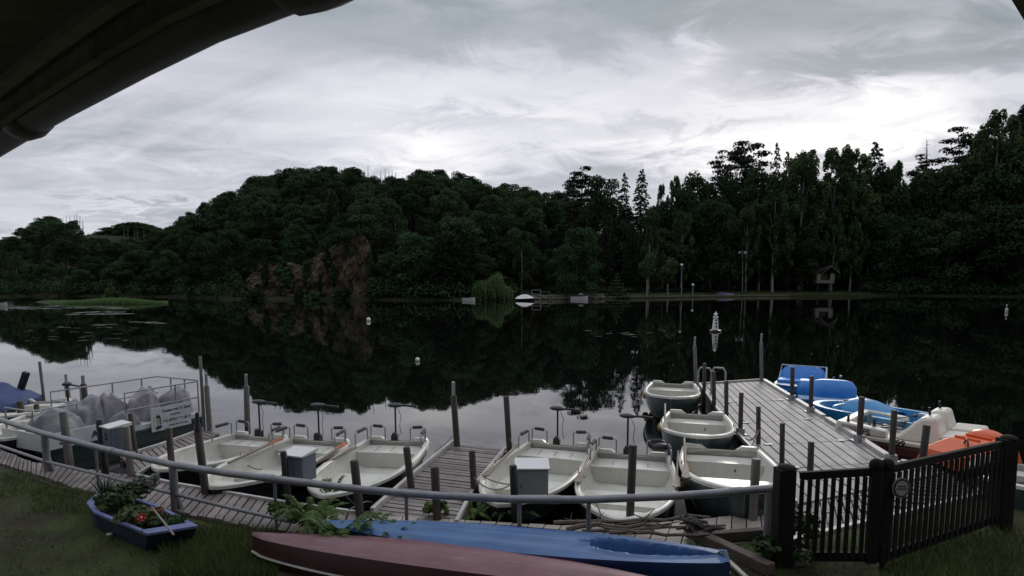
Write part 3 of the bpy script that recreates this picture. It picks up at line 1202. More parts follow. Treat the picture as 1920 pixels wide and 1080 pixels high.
    for i_, (px_, tp_, w_, s_) in enumerate([(448, 512, 30, 2.2), (500, 490, 26, 4.2), (578, 486, 30, 4.2), (602, 512, 14, 1.2), (560, 543, 22, .0), (628, 494, 12, 1.6), (650, 540, 20, -.2), (694, 470, 24, 3.5), (700, 520, 30, .5), (462, 546, 24, -.2), (618, 452, 24, 5), (530, 480, 34, 5.5)]):
        bush(px_, tp_, w_, s_, 'bush', ['green shrub low on the left end of the cliff', 'green shrub on top of the left part of the cliff', 'green shrub in the saddle between the low and high cliff', 'small green shrub on a ledge in the saddle of the cliff', 'small green bush at the waterline below the saddle of the cliff', 'small green shrub half way up the high cliff', 'green bush at the waterline below the high cliff', 'green shrub at the upper right edge of the high cliff', 'green bush right of the foot of the high cliff', 'low green bush at the left waterline of the cliff', 'green shrub on the left shoulder of the high cliff', 'green shrub above the low cliff'][i_], leaf_a, 320 + i_)
    bush(210, 530, 34, -35, 'bush', 'pale rounded bush behind the reed island', leaf_b, 308)

    # reed island on the left
    rows = []
    for k in range(7):
        r = []
        for i in range(24):
            px = 70 + i * 10.6
            Y = 100 + k * 2.2 + (318 - px) * .02
            e = math.sin(math.pi * k / 6) * min(1, (320 - px) / 25, (px - 60) / 30)
            r.append(V(((px - 960) / F * Y, Y, -.15 + .55 * max(0, e))))
        rows.append(r)
    MB().grid(rows).build('reed_island', meadow, kind='structure')
    vs, fs = [], []
    for i in range(9000):
        px = rs.uniform(95, 316)
        Y = 100.5 + rs.rand() * 12
        top = interp(px, [(95, 566), (140, 562), (200, 556), (240, 556), (290, 562), (318, 568)])
        h = max(.15, (T(px, top, Y).z - .25)) * rs.uniform(.5, 1.05)
        X = (px - 960) / F * Y
        an = rs.rand() * 3.14
        w = .07
        k = len(vs)
        l = rs.normal(size=2) * .15
        vs += [(X - math.cos(an) * w, Y - math.sin(an) * w, .05), (X + math.cos(an) * w, Y + math.sin(an) * w, .05), (X + l[0], Y + l[1], .15 + h)]
        fs.append((k, k + 1, k + 2))
    o = bpy.data.objects.new('reeds', mesh_np('reeds', [(np.array(vs), fs, leaf_w)]))
    COL.objects.link(o)
    tag(o, 'low green reeds covering the flat island on the left', 'reeds')
    o['kind'] = 'stuff'
    # floating weed
    mb = MB()
    rr = random.Random(8)
    spots = []
    for i in range(30):
        spots.append((rr.uniform(10, 230), rr.uniform(573, 580), rr.uniform(14, 60), rr.uniform(.5, 1.4)))
    for i in range(14):
        spots.append((rr.uniform(130, 240), rr.uniform(584, 590), rr.uniform(15, 50), rr.uniform(.6, 1.6)))
    for i in range(16):
        x = rr.uniform(100, 320)
        spots.append((x, 613 - (x - 100) * .045 + rr.uniform(-3, 3), rr.uniform(12, 40), rr.uniform(.4, 1.0)))
    for i in range(24):
        spots.append((rr.uniform(20, 260), rr.uniform(612, 640), rr.uniform(5, 24), rr.uniform(.3, .7)))
    for i in range(46):
        spots.append((rr.uniform(350, 1800), rr.uniform(600, 770), rr.uniform(1.5, 5), rr.uniform(.3, .9)))
    for i in range(16):
        spots.append((rr.uniform(1060, 1290), rr.uniform(618, 632), rr.uniform(4, 22), rr.uniform(.2, .5)))
    for px, py, w, h in spots:
        c = P(px, py, 0)
        W = w / F * c.y / 2
        H = h / F * c.y * c.y / CZ / 2
        if px > 350:
            H = min(H, W * .9)
        n = 12
        ps = [V((c.x + math.cos(6.283 * k / n) * W * rr.uniform(.6, 1.1), c.y + math.sin(6.283 * k / n) * H * rr.uniform(.5, 1.1), .005)) for k in range(n)]
        mb.add(ps, [tuple(range(n))])
    o = mb.build('floating_weed', weed_m, kind='stuff')
    tag(o, 'pale streaks and specks of weed floating on the dark lake', 'floating weed')

    # huts
    def hut(px0, px1, top, eave, bot, s, name, label, wall, roof, cat):
        g = hill_at((px0 + px1) / 2, s)
        Y = g.y
        a, b = T(px0, bot, Y), T(px1, bot, Y)
        zb, ze, zt = a.z, T(px0, eave, Y).z, T(px0, top, Y).z
        t = thing(name, label, cat, ((a.x + b.x) / 2, Y, zb))
        d = 3.0
        w = .12
        m = MB()
        m.box(((a.x + b.x) / 2, Y + d, (zb + ze) / 2), (b.x - a.x, w, ze - zb))
        for x in (a.x, b.x):
            m.box((x, Y + d / 2, (zb + ze) / 2), (w, d - w - .01, ze - zb))
        pw = (b.x - a.x) * .22
        m.box((a.x + pw / 2 + .07, Y, (zb + ze) / 2), (pw, w, ze - zb - .01))
        m.box((b.x - pw / 2 - .07, Y, (zb + ze) / 2), (pw, w, ze - zb - .01))
        m.box(((a.x + b.x) / 2, Y + .01, zb + (ze - zb) * .16), (b.x - a.x - 2 * pw - .16, w, (ze - zb) * .32))
        m.build('wall', wall, t)
        m = MB()
        xm = (a.x + b.x) / 2 + 1.2
        for sg in (-1, 1):
            x0 = xm + sg * (b.x - a.x) * (.85 if sg < 0 else .5)
            m.prism([(x0, Y - .4, ze - .05), (xm, Y - .4, zt), (xm, Y - .4, zt + .12), (x0, Y - .4, ze + .07)], (0, d + .8, 0))
        m.build('roof', roof, t)
        m = MB()
        for sg in (-1, 1):
            m.bar((xm + sg * .02, Y - .45, zt + .03), (xm + sg * (b.x - a.x) * .5, Y - .45, ze + .1), .04, .16)
        m.build('barge_board', hutw, t)
    hut(1531, 1564, 499, 513, 531, 5.2, 'lakeside_hut', 'small pale open fronted hut with gabled roof among the trees on the right shore', hutw, hutr, 'hut')
    hut(955, 990, 508, 515, 536, 14, 'brown_house', 'small brown house half hidden behind the willow and bushes', houser, hutr, 'house')

    # lamps
    def lamp(px, top, bot, Y, name, label, cat, flood=False):
        a, b = T(px, bot, Y), T(px, top, Y)
        t = thing(name, label, cat, a)
        MB().tube([a - V((0, 0, .4)), b], [.11, .08], 8).build('pole', galv, t)
        if flood:
            m = MB().bar(b + V((-1.0, 0, -.2)), b + V((1.0, 0, -.2)), .08)
            m.build('crossbar', galv, t)
            for x in (-.8, .7):
                MB().box(b + V((x, -.1, -.55)), (.55, .3, .5), Matrix.Rotation(.4, 3, 'X')).build('floodlight', white_p, t)
        else:
            MB().lathe([(.05, -.1), (.32, .1), (.36, .28), (.2, .5), (.04, .56)], b, 10).build('lamp_head', white_p, t)
    lamp(1278, 499, 549, 138, 'lakeside_lamp', 'tall pale post lamp at the waterside of the far lawn', 'lamp')
    lamp(1392, 470, 545, 160, 'floodlight_mast', 'mast carrying two white floodlights among the far trees', 'floodlight mast', True)
    lamp(1627, 412, 540, 172, 'lakeside_lamp', 'tall thin lamp post among the dark trees right of the hut', 'lamp')
    lamp(1299, 536, 552, 146, 'garden_light', 'short white garden light right of the tall post lamp', 'lamp')
    # pale thin trunks at the lawn edge
    for px, a, b, Y, lab in [(1213, 523, 552, 136, 'thin pale trunk of a young tree at the quay left of the tall lamp'), (1252, 532, 552, 138, 'short thick pale trunk at the quay beside the tall lamp')]:
        p, q = T(px, b, Y), T(px, a, Y)
        t = thing('young_tree', lab, 'tree', p)
        MB().tube([p - V((0, 0, .5)), q], [.16, .13], 7).build('trunk', bark_pale, t)
        v, f = leafcloud([(q.x, q.y, q.z + 2.2, 2, 2, 2.2), (q.x + .8, q.y, q.z + 4, 1.6, 1.6, 1.8)], 900, .35, rs=np.random.RandomState(int(px)))
        me = mesh_np('crown', [(v, f, leaf_b)])
        me.transform(ROOTM[t.name].inverted())
        o = bpy.data.objects.new('crown', me)
        COL.objects.link(o)
        o.parent = t
    # leaning pale trunk on the right
    t = T(1768, 505, 168)
    q = T(1776, 548, 166)
    tag(MB().tube([q - V((0, 0, .5)), t], [.16, .1], 6).build('slanting_trunk', bark_pale), 'thin pale slanting tree trunk over the dark right-hand shore', 'tree trunk')
    # jetty frame beside the tarp covered boat
    c = hill_at(988, -.6)
    m = MB()
    for x in (-.9, .9):
        m.bar((c.x + x + 1.9, c.y, -.5), (c.x + x + 1.9, c.y, 2.1), .12)
    m.bar((c.x + .9, c.y, 2.0), (c.x + 2.9, c.y, 2.0), .12)
    m.bar((c.x + .9, c.y + .02, 1.2), (c.x + 2.9, c.y + .02, 1.2), .1)
    tag(m.build('jetty_frame', galv), 'pale ladder like frame right of the white tarp covered boat', 'jetty frame')
    m = MB()
    c = hill_at(1022, 5)
    m.box((c.x, c.y, 1.55), (2.4, .5, .08))
    for x in (-.9, .9):
        m.box((c.x + x, c.y, 1.2), (.08, .4, .68))
    tag(m.build('park_bench', wood_pale), 'pale bench on the far bank above the piled stones', 'bench')


far_shore()

# ------------------------------------------------------------------ docks
ZD = .35


def planks(mb, A, B, n, z, th=.05, gap=.012, jit=.0):
    for i in range(n):
        t0, t1 = i / n, (i + 1) / n
        a0, b0, a1, b1 = polyat(A, t0), polyat(B, t0), polyat(A, t1), polyat(B, t1)
        g = gap / 2
        da = (a1 - a0)
        db = (b1 - b0)
        a0 = a0 + da.normalized() * g
        a1 = a1 - da.normalized() * g
        b0 = b0 + db.normalized() * g
        b1 = b1 - db.normalized() * g
        w = (b0 - a0).normalized()
        j0, j1 = rnd.uniform(-jit, jit), rnd.uniform(-jit, jit)
        dz = rnd.uniform(-.005, .005)
        q = [a0 + w * j0, b0 + w * j1, b1 + w * j1, a1 + w * j0]
        mb.prism([V((p.x, p.y, z - th + dz)) for p in q], (0, 0, th))


def edging(mb, pts, z, w=.07, h=.10):
    for a, b in zip(pts, pts[1:]):
        mb.bar((a.x, a.y, z), (b.x, b.y, z), w, h)


def frame_under(t, A, B, z):
    m = MB()
    for pl in (A, B):
        for a, b in zip(pl, pl[1:]):
            m.bar((a.x, a.y, z - .13), (b.x, b.y, z - .13), .09, .14)
    m.build('stringer', wood_beam, t)


def docks():
    # shore walkway
    outer = [V((-12.5, 13.0, 0)), P(0, 842, ZD), P(60, 866, ZD), P(255, 892, ZD), P(330, 909, ZD), P(547, 946, ZD), P(672, 963, ZD)]
    inner = [V((-12.2, 11.6, 0)), V((-9.8, 10.95, 0)), V((-8.0, 9.95, 0)), V((-6.75, 9.2, 0)), V((-5, 8.35, 0)), V((-3.2, 7.6, 0)), V((-2.0, 7.3, 0))]
    t = thing('shore_walkway', 'brown plank walkway along the bank on the left', 'walkway', (-6, 9.3, ZD))
    m = MB()
    planks(m, outer, inner, 74, ZD, .05, .03, .03)
    m.build('deck_planks', wood_deck, t)
    frame_under(t, outer, inner, ZD)
    m = MB()
    edging(m, outer[3:] , ZD + .012, .05, .05)
    m.build('edge_strip', trim_w, t)
    # left pier
    A = [P(228, 858, ZD), P(300, 836, ZD), P(382, 806, ZD)]
    B = [P(258, 891, ZD), P(318, 857, ZD), P(412, 812, ZD)]
    t = thing('boat_pier', 'short brown plank pier beside the tarp covered pontoon boat', 'pier', (-6.5, 11, ZD))
    m = MB()
    planks(m, A, B, 17, ZD, .05, .03, .02)
    m.build('deck_planks', wood_deck, t)
    frame_under(t, A, B, ZD)
    m = MB()
    edging(m, A, ZD + .02, .06, .06)
    edging(m, B[:2], ZD + .02, .05, .05)
    m.build('edge_strip', trim_w, t)
    # centre pier
    A = [P(698, 962, ZD), P(775, 893, ZD), P(849, 832, ZD)]
    B = [P(856, 982, ZD), P(894, 908, ZD), P(948, 842, ZD)]
    t = thing('boat_pier', 'brown plank pier with white edges in the middle between the electric rowboats', 'pier', (-1.2, 10, ZD))
    m = MB()
    planks(m, A, B, 27, ZD, .05, .03, .015)
    m.build('deck_planks', wood_deck, t)
    frame_under(t, A, B, ZD)
    m = MB()
    edging(m, A, ZD + .03, .06, .09)
    edging(m, B, ZD + .02, .05, .07)
    m.build('edge_strip', trim_w, t)
    # link deck behind the kayaks
    A = [P(672, 963, ZD), P(862, 975, ZD), P(1050, 985, ZD), P(1240, 978, ZD), P(1452, 961, ZD)]
    B = [V((-2.05, 7.35, 0)), V((-.7, 7.3, 0)), V((.7, 7.2, 0)), V((1.7, 7.1, 0)), V((3.15, 6.85, 0))]
    t = thing('shore_walkway', 'pale plank walkway behind the blue kayak up to the black gate', 'walkway', (.6, 7.7, ZD))
    m = MB()
    planks(m, A, B, 27, ZD, .05, .016, .02)
    m.build('deck_planks', wood_pale, t)
    frame_under(t, A, B, ZD)
    # pontoon dock
    L = [P(*p, ZD) for p in [(1311, 721), (1336, 756), (1364, 795), (1402, 836), (1447, 880), (1492, 946)]]
    Rr = [P(*p, ZD) for p in [(1430, 713), (1490, 750), (1547, 785), (1612, 825), (1675, 866), (1772, 886)]]
    t = thing('pontoon_dock', 'wide wet grey plank pontoon dock on the right', 'dock', (6, 14, ZD))
    m = MB()
    for i in range(5):
        a0, a1 = L[i], L[i + 1]
        b0, b1 = Rr[i], Rr[i + 1]
        sh = (a1 - a0).normalized() * .012
        planks(m, [a0 + sh, b0 + sh], [a1 - sh, b1 - sh], 11, ZD, .05, .03)
    m.build('deck_planks', wood_grey, t)
    m = MB()
    for i in range(5):
        q = [L[i] + V((.05, 0, 0)), Rr[i] - V((.05, 0, 0)), Rr[i + 1] - V((.05, 0, 0)), L[i + 1] + V((.05, 0, 0))]
        m.prism([V((p.x, p.y, -.2)) for p in q], (0, 0, .48))
    m.build('float_body', black_pl, t)
    m = MB()
    edging(m, L, ZD + .02, .05, .08)
    for i in range(5):
        a, b = Rr[i], Rr[i + 1]
        d = (b - a).normalized() * .12
        edging(m, [a + d, b - d], ZD + .02, .12, .10)
    edging(m, [L[0], Rr[0]], ZD + .02, .05, .07)
    m.build('edge_strip', trim_w, t)
    m = MB()
    for i in range(1, 5):
        for k in (.18, .82):
            p = L[i].lerp(Rr[i], k)
            m.box((p.x, p.y, ZD + .012), (.16, .07, .012))
    m.build('joint_plate', galv, t)
    # ramp mats behind the gate
    A = [P(1488, 951, ZD), P(1775, 889, ZD)]
    B = [P(1478, 1014, ZD), P(1842, 926, ZD)]
    t = thing('access_ramp', 'dark perforated ramp between the black gate and the grey dock', 'ramp', (5, 8.4, ZD))
    m = MB()
    for k in range(9):
        a = [A[0].lerp(B[0], (k + .03) / 9), A[1].lerp(B[1], (k + .03) / 9)]
        b = [A[0].lerp(B[0], (k + .97) / 9), A[1].lerp(B[1], (k + .97) / 9)]
        planks(m, a, b, 40, ZD, .04, .03)
    m.build('tread_mats', grate_m, t)
    m = MB()
    m.bar((B[0].x, B[0].y - .04, ZD + .02), (B[1].x, B[1].y - .04, ZD + .02), .07, .06)
    m.build('edge_strip', trim_w, t)
    m = MB()
    q = [A[0], A[1], B[1], B[0]]
    m.prism([V((p.x, p.y, .15)) for p in q], (0, 0, .14))
    m.build('ramp_frame', black_pl, t)
    # beams and boards beside the gate
    a, b = P(1292, 996, .42), P(1446, 1068, .46)
    tag(MB().bar(a, b, .13, .13).build('wooden_beam', wood_beam, bevel=.01), 'dark old timber beam lying diagonally in front of the pale planks by the gate', 'beam')
    a, b = P(1330, 1007, .43), P(1472, 996, .43)
    tag(MB().bar(a, b, .10, .12).build('wooden_beam', wood_beam, bevel=.01), 'dark square timber lying on the pale planks left of the gate post', 'beam')
    a, b = P(1366, 1052, .43), P(1400, 1084, .43)
    tag(MB().bar(a, b, .05, .03).build('wooden_batten', wood_pale), 'thin pale batten leaning beside the blunt end of the blue kayak', 'batten')
    a, b = P(1490, 1052, .42), P(1508, 1056, .42)
    tag(MB().box((a + b) / 2, (.16, .12, .05)).build('paving_slab', stone, bevel=.01), 'small pale slab on the ground below the left gate leaf', 'slab')


docks()


# ------------------------------------------------------------------ mooring posts
def post(bx, by, tx, ty, w, label, z=ZD, m=None, pipe=0, cap=None, foot=False, name='mooring_post', group=None):
    "bx,by where it leaves the deck or water, tx,ty its top, w its width in photo pixels"
    b = P(bx, by, z)
    tp = T(tx, ty, b.y)
    if abs(tp.x - b.x) > .12:
        tp.x = b.x + .12 * (1 if tp.x > b.x else -1)
    r = w / F * b.y / 2
    t = thing(name, label, 'post', b, 0, group)
    pz = pipe / F * b.y
    sh = tp - V((0, 0, pz))
    d = (sh - b)
    low = b - d.normalized() * (z + .6)
    mb = MB()
    mb.tube([low, b, sh - d.normalized() * r * .3, sh], [r, r, r, r * .8], 8)
    mb.build('shaft', m or wood_post, t, smooth=40)
    if pipe:
        MB().tube([sh - V((0, 0, .15)), tp, tp + V((0, 0, .01))], [r * .55, r * .55, r * .3], 8).build('top_pipe', galv, t, smooth=40)
    if cap == 'cone':
        MB().lathe([(r * 1.1, 0), (r * .9, .05), (r * .5, .14), (r * .45, .24), (r * .5, .26), (.01, .28)], sh, 10).build('cap', black_pl, t, smooth=40)
    if foot:
        MB().box(b + V((0, 0, .07)), (r * 2 + .035, r * 2 + .035, .14)).box(b + V((0, 0, .012)), (r * 2 + .16, r * 2 + .14, .024)).build('foot_bracket', galv, t)
    return t


def posts():
    D = 'posts standing among the boats on the left'
    post(85, 770, 74, 678, 5, 'thin tall pole standing in the water behind the left rowboats', 0, wood_postg)
    post(131, 768, 123, 702, 8, 'grey post with thin pipe top, left of a pair behind the pontoon boat', .0, wood_postg, 14)
    post(160, 760, 155, 704, 11, 'dark thick post with pipe top, right of a pair behind the pontoon boat', .0, wood_post, 16)
    post(42, 800, 37, 752, 12, 'short dark post beside the left rowboats under the blue tarp boat', .1, wood_post)
    post(72, 800, 68, 758, 9, 'short thin brown post between the left rowboats', .1, wood_post)
    post(130, 868, 118, 772, 14, 'greenish grey post at the front corner of the pontoon boat', ZD, wood_postg)
    post(198, 888, 186, 786, 13, 'dark post carrying the small cabinet on the left', ZD, black_pl)
    post(246, 893, 236, 800, 13, 'brown post just right of the small left cabinet', ZD, wood_postg)
    post(254, 850, 244, 775, 9, 'slim brown post left of the lettered signboard', ZD, wood_post)
    post(322, 872, 316, 802, 12, 'brown post before the lettered signboard and the rail', ZD, wood_post)
    post(386, 926, 371, 807, 15, 'dark post with a cone shaped cap at the bow of the leftmost electric rowboat', ZD, wood_post, 0, 'cone')
    post(383, 806, 375, 668, 6, 'very tall slim pole at the end of the left pier', ZD, wood_postg)
    post(393, 806, 386, 700, 10, 'thick grey post with a pipe top beside the very tall pole', ZD, wood_postg, 24)
    post(464, 800, 461, 702, 11, 'grey post with pipe top behind the leftmost electric rowboat', 0, wood_postg, 22)
    post(542, 946, 531, 846, 13, 'dark post carrying the blue grey cabinet', ZD, black_pl)
    post(675, 966, 664, 863, 17, 'brown post before the bow of the boat left of the middle pier', ZD, wood_post)
    post(771, 914, 762, 838, 14, 'brown post at the left edge of the middle pier', ZD, wood_post)
    post(820, 974, 815, 875, 17, 'brown post on the near end of the middle pier', ZD, wood_post)
    post(889, 922, 885, 845, 13, 'brown post at the right edge of the middle pier', ZD, wood_post)
    post(857, 836, 850, 716, 12, 'tall brown post with a pale pipe at the far left corner of the middle pier', ZD, wood_post, 26)
    post(955, 840, 949, 743, 11, 'tall brown post at the far right corner of the middle pier', ZD, wood_post)
    post(966, 968, 962, 872, 15, 'black post carrying the pale grey cabinet', ZD, black_pl)
    post(1181, 978, 1187, 834, 16, 'dark post tapering to a thin neck in front of the rightmost electric rowboat', ZD, wood_post, 0, None)
    post(1411, 974, 1418, 860, 18, 'thick brown post left of the black gate', ZD, wood_postg)
    # left row on the pontoon dock, far to near
    post(1305, 720, 1303, 632, 7, 'tall slim grey post with pipe at the far left corner of the grey dock', ZD, wood_postg, 16)
    post(1320, 742, 1321, 681, 7, 'farthest short post of the left row on the grey dock', ZD, wood_post)
    post(1339, 764, 1338, 696, 8, 'second farthest post of the left row on the grey dock, beside the ladder', ZD, wood_post)
    post(1362, 783, 1362, 714, 8, 'third farthest post of the left row on the grey dock, right of the ladder', ZD, wood_post)
    post(1388, 815, 1390, 736, 9, 'post of the left row on the grey dock beside the second green rowboat', ZD, wood_post, foot=True)
    post(1422, 832, 1422, 762, 9, 'roped post of the left row on the grey dock', ZD, wood_post)
    post(1466, 873, 1467, 793, 10, 'second nearest post of the left row on the grey dock', ZD, wood_post)
    post(1519, 893, 1521, 828, 12, 'nearest post of the left row on the grey dock, behind the gate', ZD, wood_post)
    # right row
    post(1428, 715, 1428, 626, 7, 'tall slim grey post with pipe at the far right corner of the grey dock', ZD, wood_postg, 16)
    post(1485, 750, 1486, 688, 8, 'post on the right edge of the grey dock before the farthest pedal boat', ZD, wood_post, foot=True)
    post(1520, 773, 1522, 705, 8, 'post on the right edge of the grey dock before the round backed blue pedal boat', ZD, wood_post, foot=True)
    post(1611, 828, 1616, 744, 11, 'post on the right edge of the grey dock before the mid blue pedal boat', ZD, wood_post, foot=True)
    post(1628, 826, 1631, 776, 6, 'thin grey stake in the water between the mid blue and the cream pedal boat', 0, wood_postg)
    post(1671, 866, 1677, 769, 11, 'post on the right edge of the grey dock before the cream pedal boat', ZD, wood_post, foot=True)
    post(1726, 893, 1738, 797, 13, 'dark post between the cream and the orange pedal boat', .1, wood_post)
    # neck on the tapered post
    # bathing ladder
    t = thing('bathing_ladder', 'shiny steel ladder with two hooped rails at the far left edge of the grey dock', 'ladder', P(1340, 735, ZD))
    for px in (1333, 1359):
        a = P(px, 738, ZD)
        h = T(px, 691, a.y).z - ZD
        e = a + V((-.30, .25, 0))
        m = MB()
        m.tube([a, a + V((0, 0, h * .85)), a + V((-.05, .04, h)), e + V((.05, -.04, h)), e + V((0, 0, h * .85)), e + V((0, 0, -.9))], .028, 8)
        m.build('hooped_rail', galv, t, smooth=50)


posts()


# ------------------------------------------------------------------ railing, gate, cabinets
def railing():
    xs = [(-60, 768, 12.2), (0, 787, 11.2), (82, 813, 10.06), (200, 843, 9.1), (322, 871, 8.3), (430, 888, 7.9), (530, 900, 7.65), (680, 918, 7.4), (800, 928, 7.28), (960, 936, 7.2), (1100, 937, 7.18), (1250, 931, 7.15), (1350, 924, 7.1), (1462, 914, 7.0)]
    pts = [T(*q) for q in xs]
    t = thing('lakeside_railing', 'long grey tubular handrail bending along the bank from the left edge to the gate', 'railing', (pts[4].x, pts[4].y, .4))
    MB().tube(pts, .047, 10).build('handrail', rail_m, t, smooth=60)
    low = [T(px, py, y) for px, py, y in [(-60, 815, 12.2), (0, 836, 11.2), (82, 864, 10.06), (200, 893, 9.1), (322, 925, 8.3), (430, 952, 7.9), (545, 978, 7.62)]]
    MB().tube(low, .026, 8).build('lower_rail', rail_m, t, smooth=60)

    def rp(px, r, base, strut=False):
        for (a, b) in zip(xs, xs[1:]):
            if a[0] <= px <= b[0]:
                k = (px - a[0]) / (b[0] - a[0])
                q = T(a[0], a[1], a[2]).lerp(T(b[0], b[1], b[2]), k)
        m = MB().tube([V((q.x, q.y, base)), V((q.x, q.y, q.z - .02))], r, 8)
        if strut:
            m.tube([V((q.x + .12, q.y + .02, base)), V((q.x + .01, q.y, q.z - .35))], r * .6, 6)
        m.build('rail_post', rail_m, t, smooth=60)
    rp(84, .055, .2, True)
    rp(324, .055, .2, True)
    for px, r in ((181, .02), (515, .022), (762, .022), (974, .026), (1104, .028), (1442, .045)):
        rp(px, r, .25)
    for px, rr_ in ((210, .053), (505, .053), (1040, .053), (1380, .053)):
        for (a, b) in zip(xs, xs[1:]):
            if a[0] <= px <= b[0]:
                k = (px - a[0]) / (b[0] - a[0])
                q, d = T(*a).lerp(T(*b), k), (T(*b) - T(*a)).normalized()
        MB().tube([q - d * .07, q + d * .07], rr_, 10).build('coupling', rail_m, t, smooth=60)
    return t


railing()


def gates():
    a = P(1470, 1055, .42)
    c0 = P(1631, 1060, .42)
    c1 = P(1652, 1058, .42)
    e = P(1872, 985, .42)

    def gpost(p, top, w, label, lean=0, round_top=False):
        r = w / F * p.y / 2
        q = T(*top, p.y)
        tp = V((p.x + max(-.06, min(.06, q.x - p.x)), p.y, q.z))
        m = MB()
        m.bar(p - V((0, 0, .6)), tp, 2 * r, 2 * r)
        t = thing('gate_post', label, 'gate post', p)
        m.build('shaft', gate_m, t, bevel=.008)
        MB().ell(tp + V((.02 if not round_top else 0, 0, 0)), r * 1.1, r * 1.1, r * .55).build('rounded_head', gate_m, t, smooth=60)
    gpost(a + V((-.02, 0.03, 0)), (1472, 878), 32, 'black rounded gate post where the handrail ends')
    gpost(e + V((.04, .0, 0)), (1889, 822), 26, 'black gate post at the right end of the picket gate')

    def leaf(p, q, ztop0, ztop1, n, label, stile_right, stile_left, brace):
        t = thing('picket_gate', label, 'gate', (p + q) / 2)
        d = (q - p)
        u = d.normalized()
        nrm = V((u.y, -u.x, 0))
        zb = .50
        m = MB()
        m.bar(V((p.x, p.y, ztop0)) + u * .03, V((q.x, q.y, ztop1)) - u * .03, .05, .085)
        m.build('top_rail', gate_m, t)
        m = MB()
        m.bar(V((p.x, p.y, zb)) + u * .03, V((q.x, q.y, zb + .02)) - u * .03, .05, .10)
        m.build('bottom_rail', gate_m, t)
        if brace == 'mid':
            # heavy mid rail and slanting brace on the wide leaf
            m = MB()
            za = lerp(ztop0, ztop1, .62) - .34
            m.bar(p.lerp(q, .66) + V((0, 0, za - .40)) + nrm * -.055, q + V((0, 0, za - .38)) + nrm * -.055, .035, .13)
            m.bar(p.lerp(q, .34) + V((0, 0, ztop0 - .44)) + nrm * -.055, p.lerp(q, .67) + V((0, 0, za - .40)) + nrm * -.055, .035, .045)
            m.build('brace', gate_m, t)
        pw = d.length / n * .52
        for i in range(n):
            k = (i + .5) / n
            b = p.lerp(q, k)
            zt = lerp(ztop0, ztop1, k) - .04
            m = MB()
            m.bar(V((b.x, b.y, zb)) + nrm * .036, V((b.x, b.y, zt)) + nrm * .036, pw, .02, up=nrm)
            m.build('picket', gate_m, t)
        for pos, on in ((p, stile_left), (q, stile_right)):
            if on:
                m = MB()
                m.bar(V((pos.x, pos.y, zb - .05)), V((pos.x, pos.y, on)), .10, .07)
                m.ell(V((pos.x, pos.y, on)), .075, .06, .075)
                m.build('stile', gate_m, t)
        return t, u, nrm
    zt = lambda px, py, p: T(px, py, p.y).z
    leaf(a + V((.10, 0, 0)), c0, zt(1500, 892, a), zt(1631, 884, c0), 10, 'narrow left leaf of the black picket gate, hinged at the rounded post', zt(1634, 872, c0), 0, None)
    t, u, nrm = leaf(c1, e - V((.06, 0.02, 0)), zt(1652, 880, c1), zt(1872, 832, e), 21, 'wide right leaf of the black picket gate carrying a round sign', 0, zt(1652, 872, c1), 'mid')
    m = MB().bar(c1 + V((-.02, -.05, -.15)), c1 + V((-.02, -.05, .25)), .045, .03)
    m.build('drop_bolt', gate_m, t)
    # round sign
    c = T(1673, 910, c1.y + .02)
    c = c + nrm * .09
    nrm = (nrm + V((-.38, .0, 0))).normalized()
    u = V((-nrm.y, nrm.x, 0))
    t = thing('round_sign', 'round pale sign with a dark ring and two dark lines of writing on the gate', 'sign', c)

    def disc(r0, off, th, m_, name, n=28):
        mb = MB()
        pl = [c + nrm * off + u * (r0 * math.cos(6.283 * k / n)) + V((0, 0, r0 * 1.12 * math.sin(6.283 * k / n))) for k in range(n)]
        mb.prism(pl, nrm * th)
        mb.build(name, m_, t)
    disc(.100, 0, .012, mat('sign rim', (.24, .23, .2), .6), 'rim')
    disc(.092, .0135, .003, ink, 'ring')
    disc(.074, .0175, .003, mat('sign face', (.27, .28, .25), .6), 'face')
    mb = MB()
    for dz, w in ((.022, .044), (-.006, .056)):
        for k in range(9):
            x = -w + k * w / 4
            mb.prism([c + nrm * .0215 + u * (x - w * .09) + V((0, 0, dz - .006 + (k % 3) * .001)), c + nrm * .0215 + u * (x + w * .10) + V((0, 0, dz - .006)), c + nrm * .0215 + u * (x + w * .10) + V((0, 0, dz + .006)), c + nrm * .0215 + u * (x - w * .09) + V((0, 0, dz + .007 - (k % 2) * .002))], nrm * .002)
    mb.build('writing', ink, t)


gates()


def cabinet(px0, px1, ptop, pbot, y, depth, label, m, turn=0.0, sidex=1, letter=None):
    c0, c1 = T(px0, pbot, y), T(px1, pbot, y)
    zt = T(px0, ptop, y).z
    w = c1.x - c0.x
    h = zt - c0.z
    t = thing('meter_cabinet', label, 'cabinet', ((c0.x + c1.x) / 2, y + depth / 2, c0.z), turn)
    MB().box((0, 0, h / 2), (w, depth, h)).build('body', m, t, local=True, bevel=.008)
    MB().box((0, -depth / 2 - .008, h / 2), (w - .02, .014, h - .03)).build('door', m, t, local=True, bevel=.004)
    MB().prism([(-w / 2 - .02, -depth / 2 - .04, h + .002), (-w / 2 - .02, -depth / 2 - .04, h + .022), (-w / 2 - .02, depth / 2 + .02, h + .055), (-w / 2 - .02, depth / 2 + .02, h + .002)], (w + .04, 0, 0)).build('lid', box_lid, t, local=True)
    MB().tube([(-w / 2 + .07, -depth / 2 - .012, h * .36), (-w / 2 + .07, -depth / 2 - .03, h * .36)], .012, 8).build('lock', black_pl, t, local=True)
    MB().box((-w / 2 - .02, .02, h * .5), (.04, .05, .06)).build('mounting_clamp', black_pl, t, local=True)
    return t, w, h


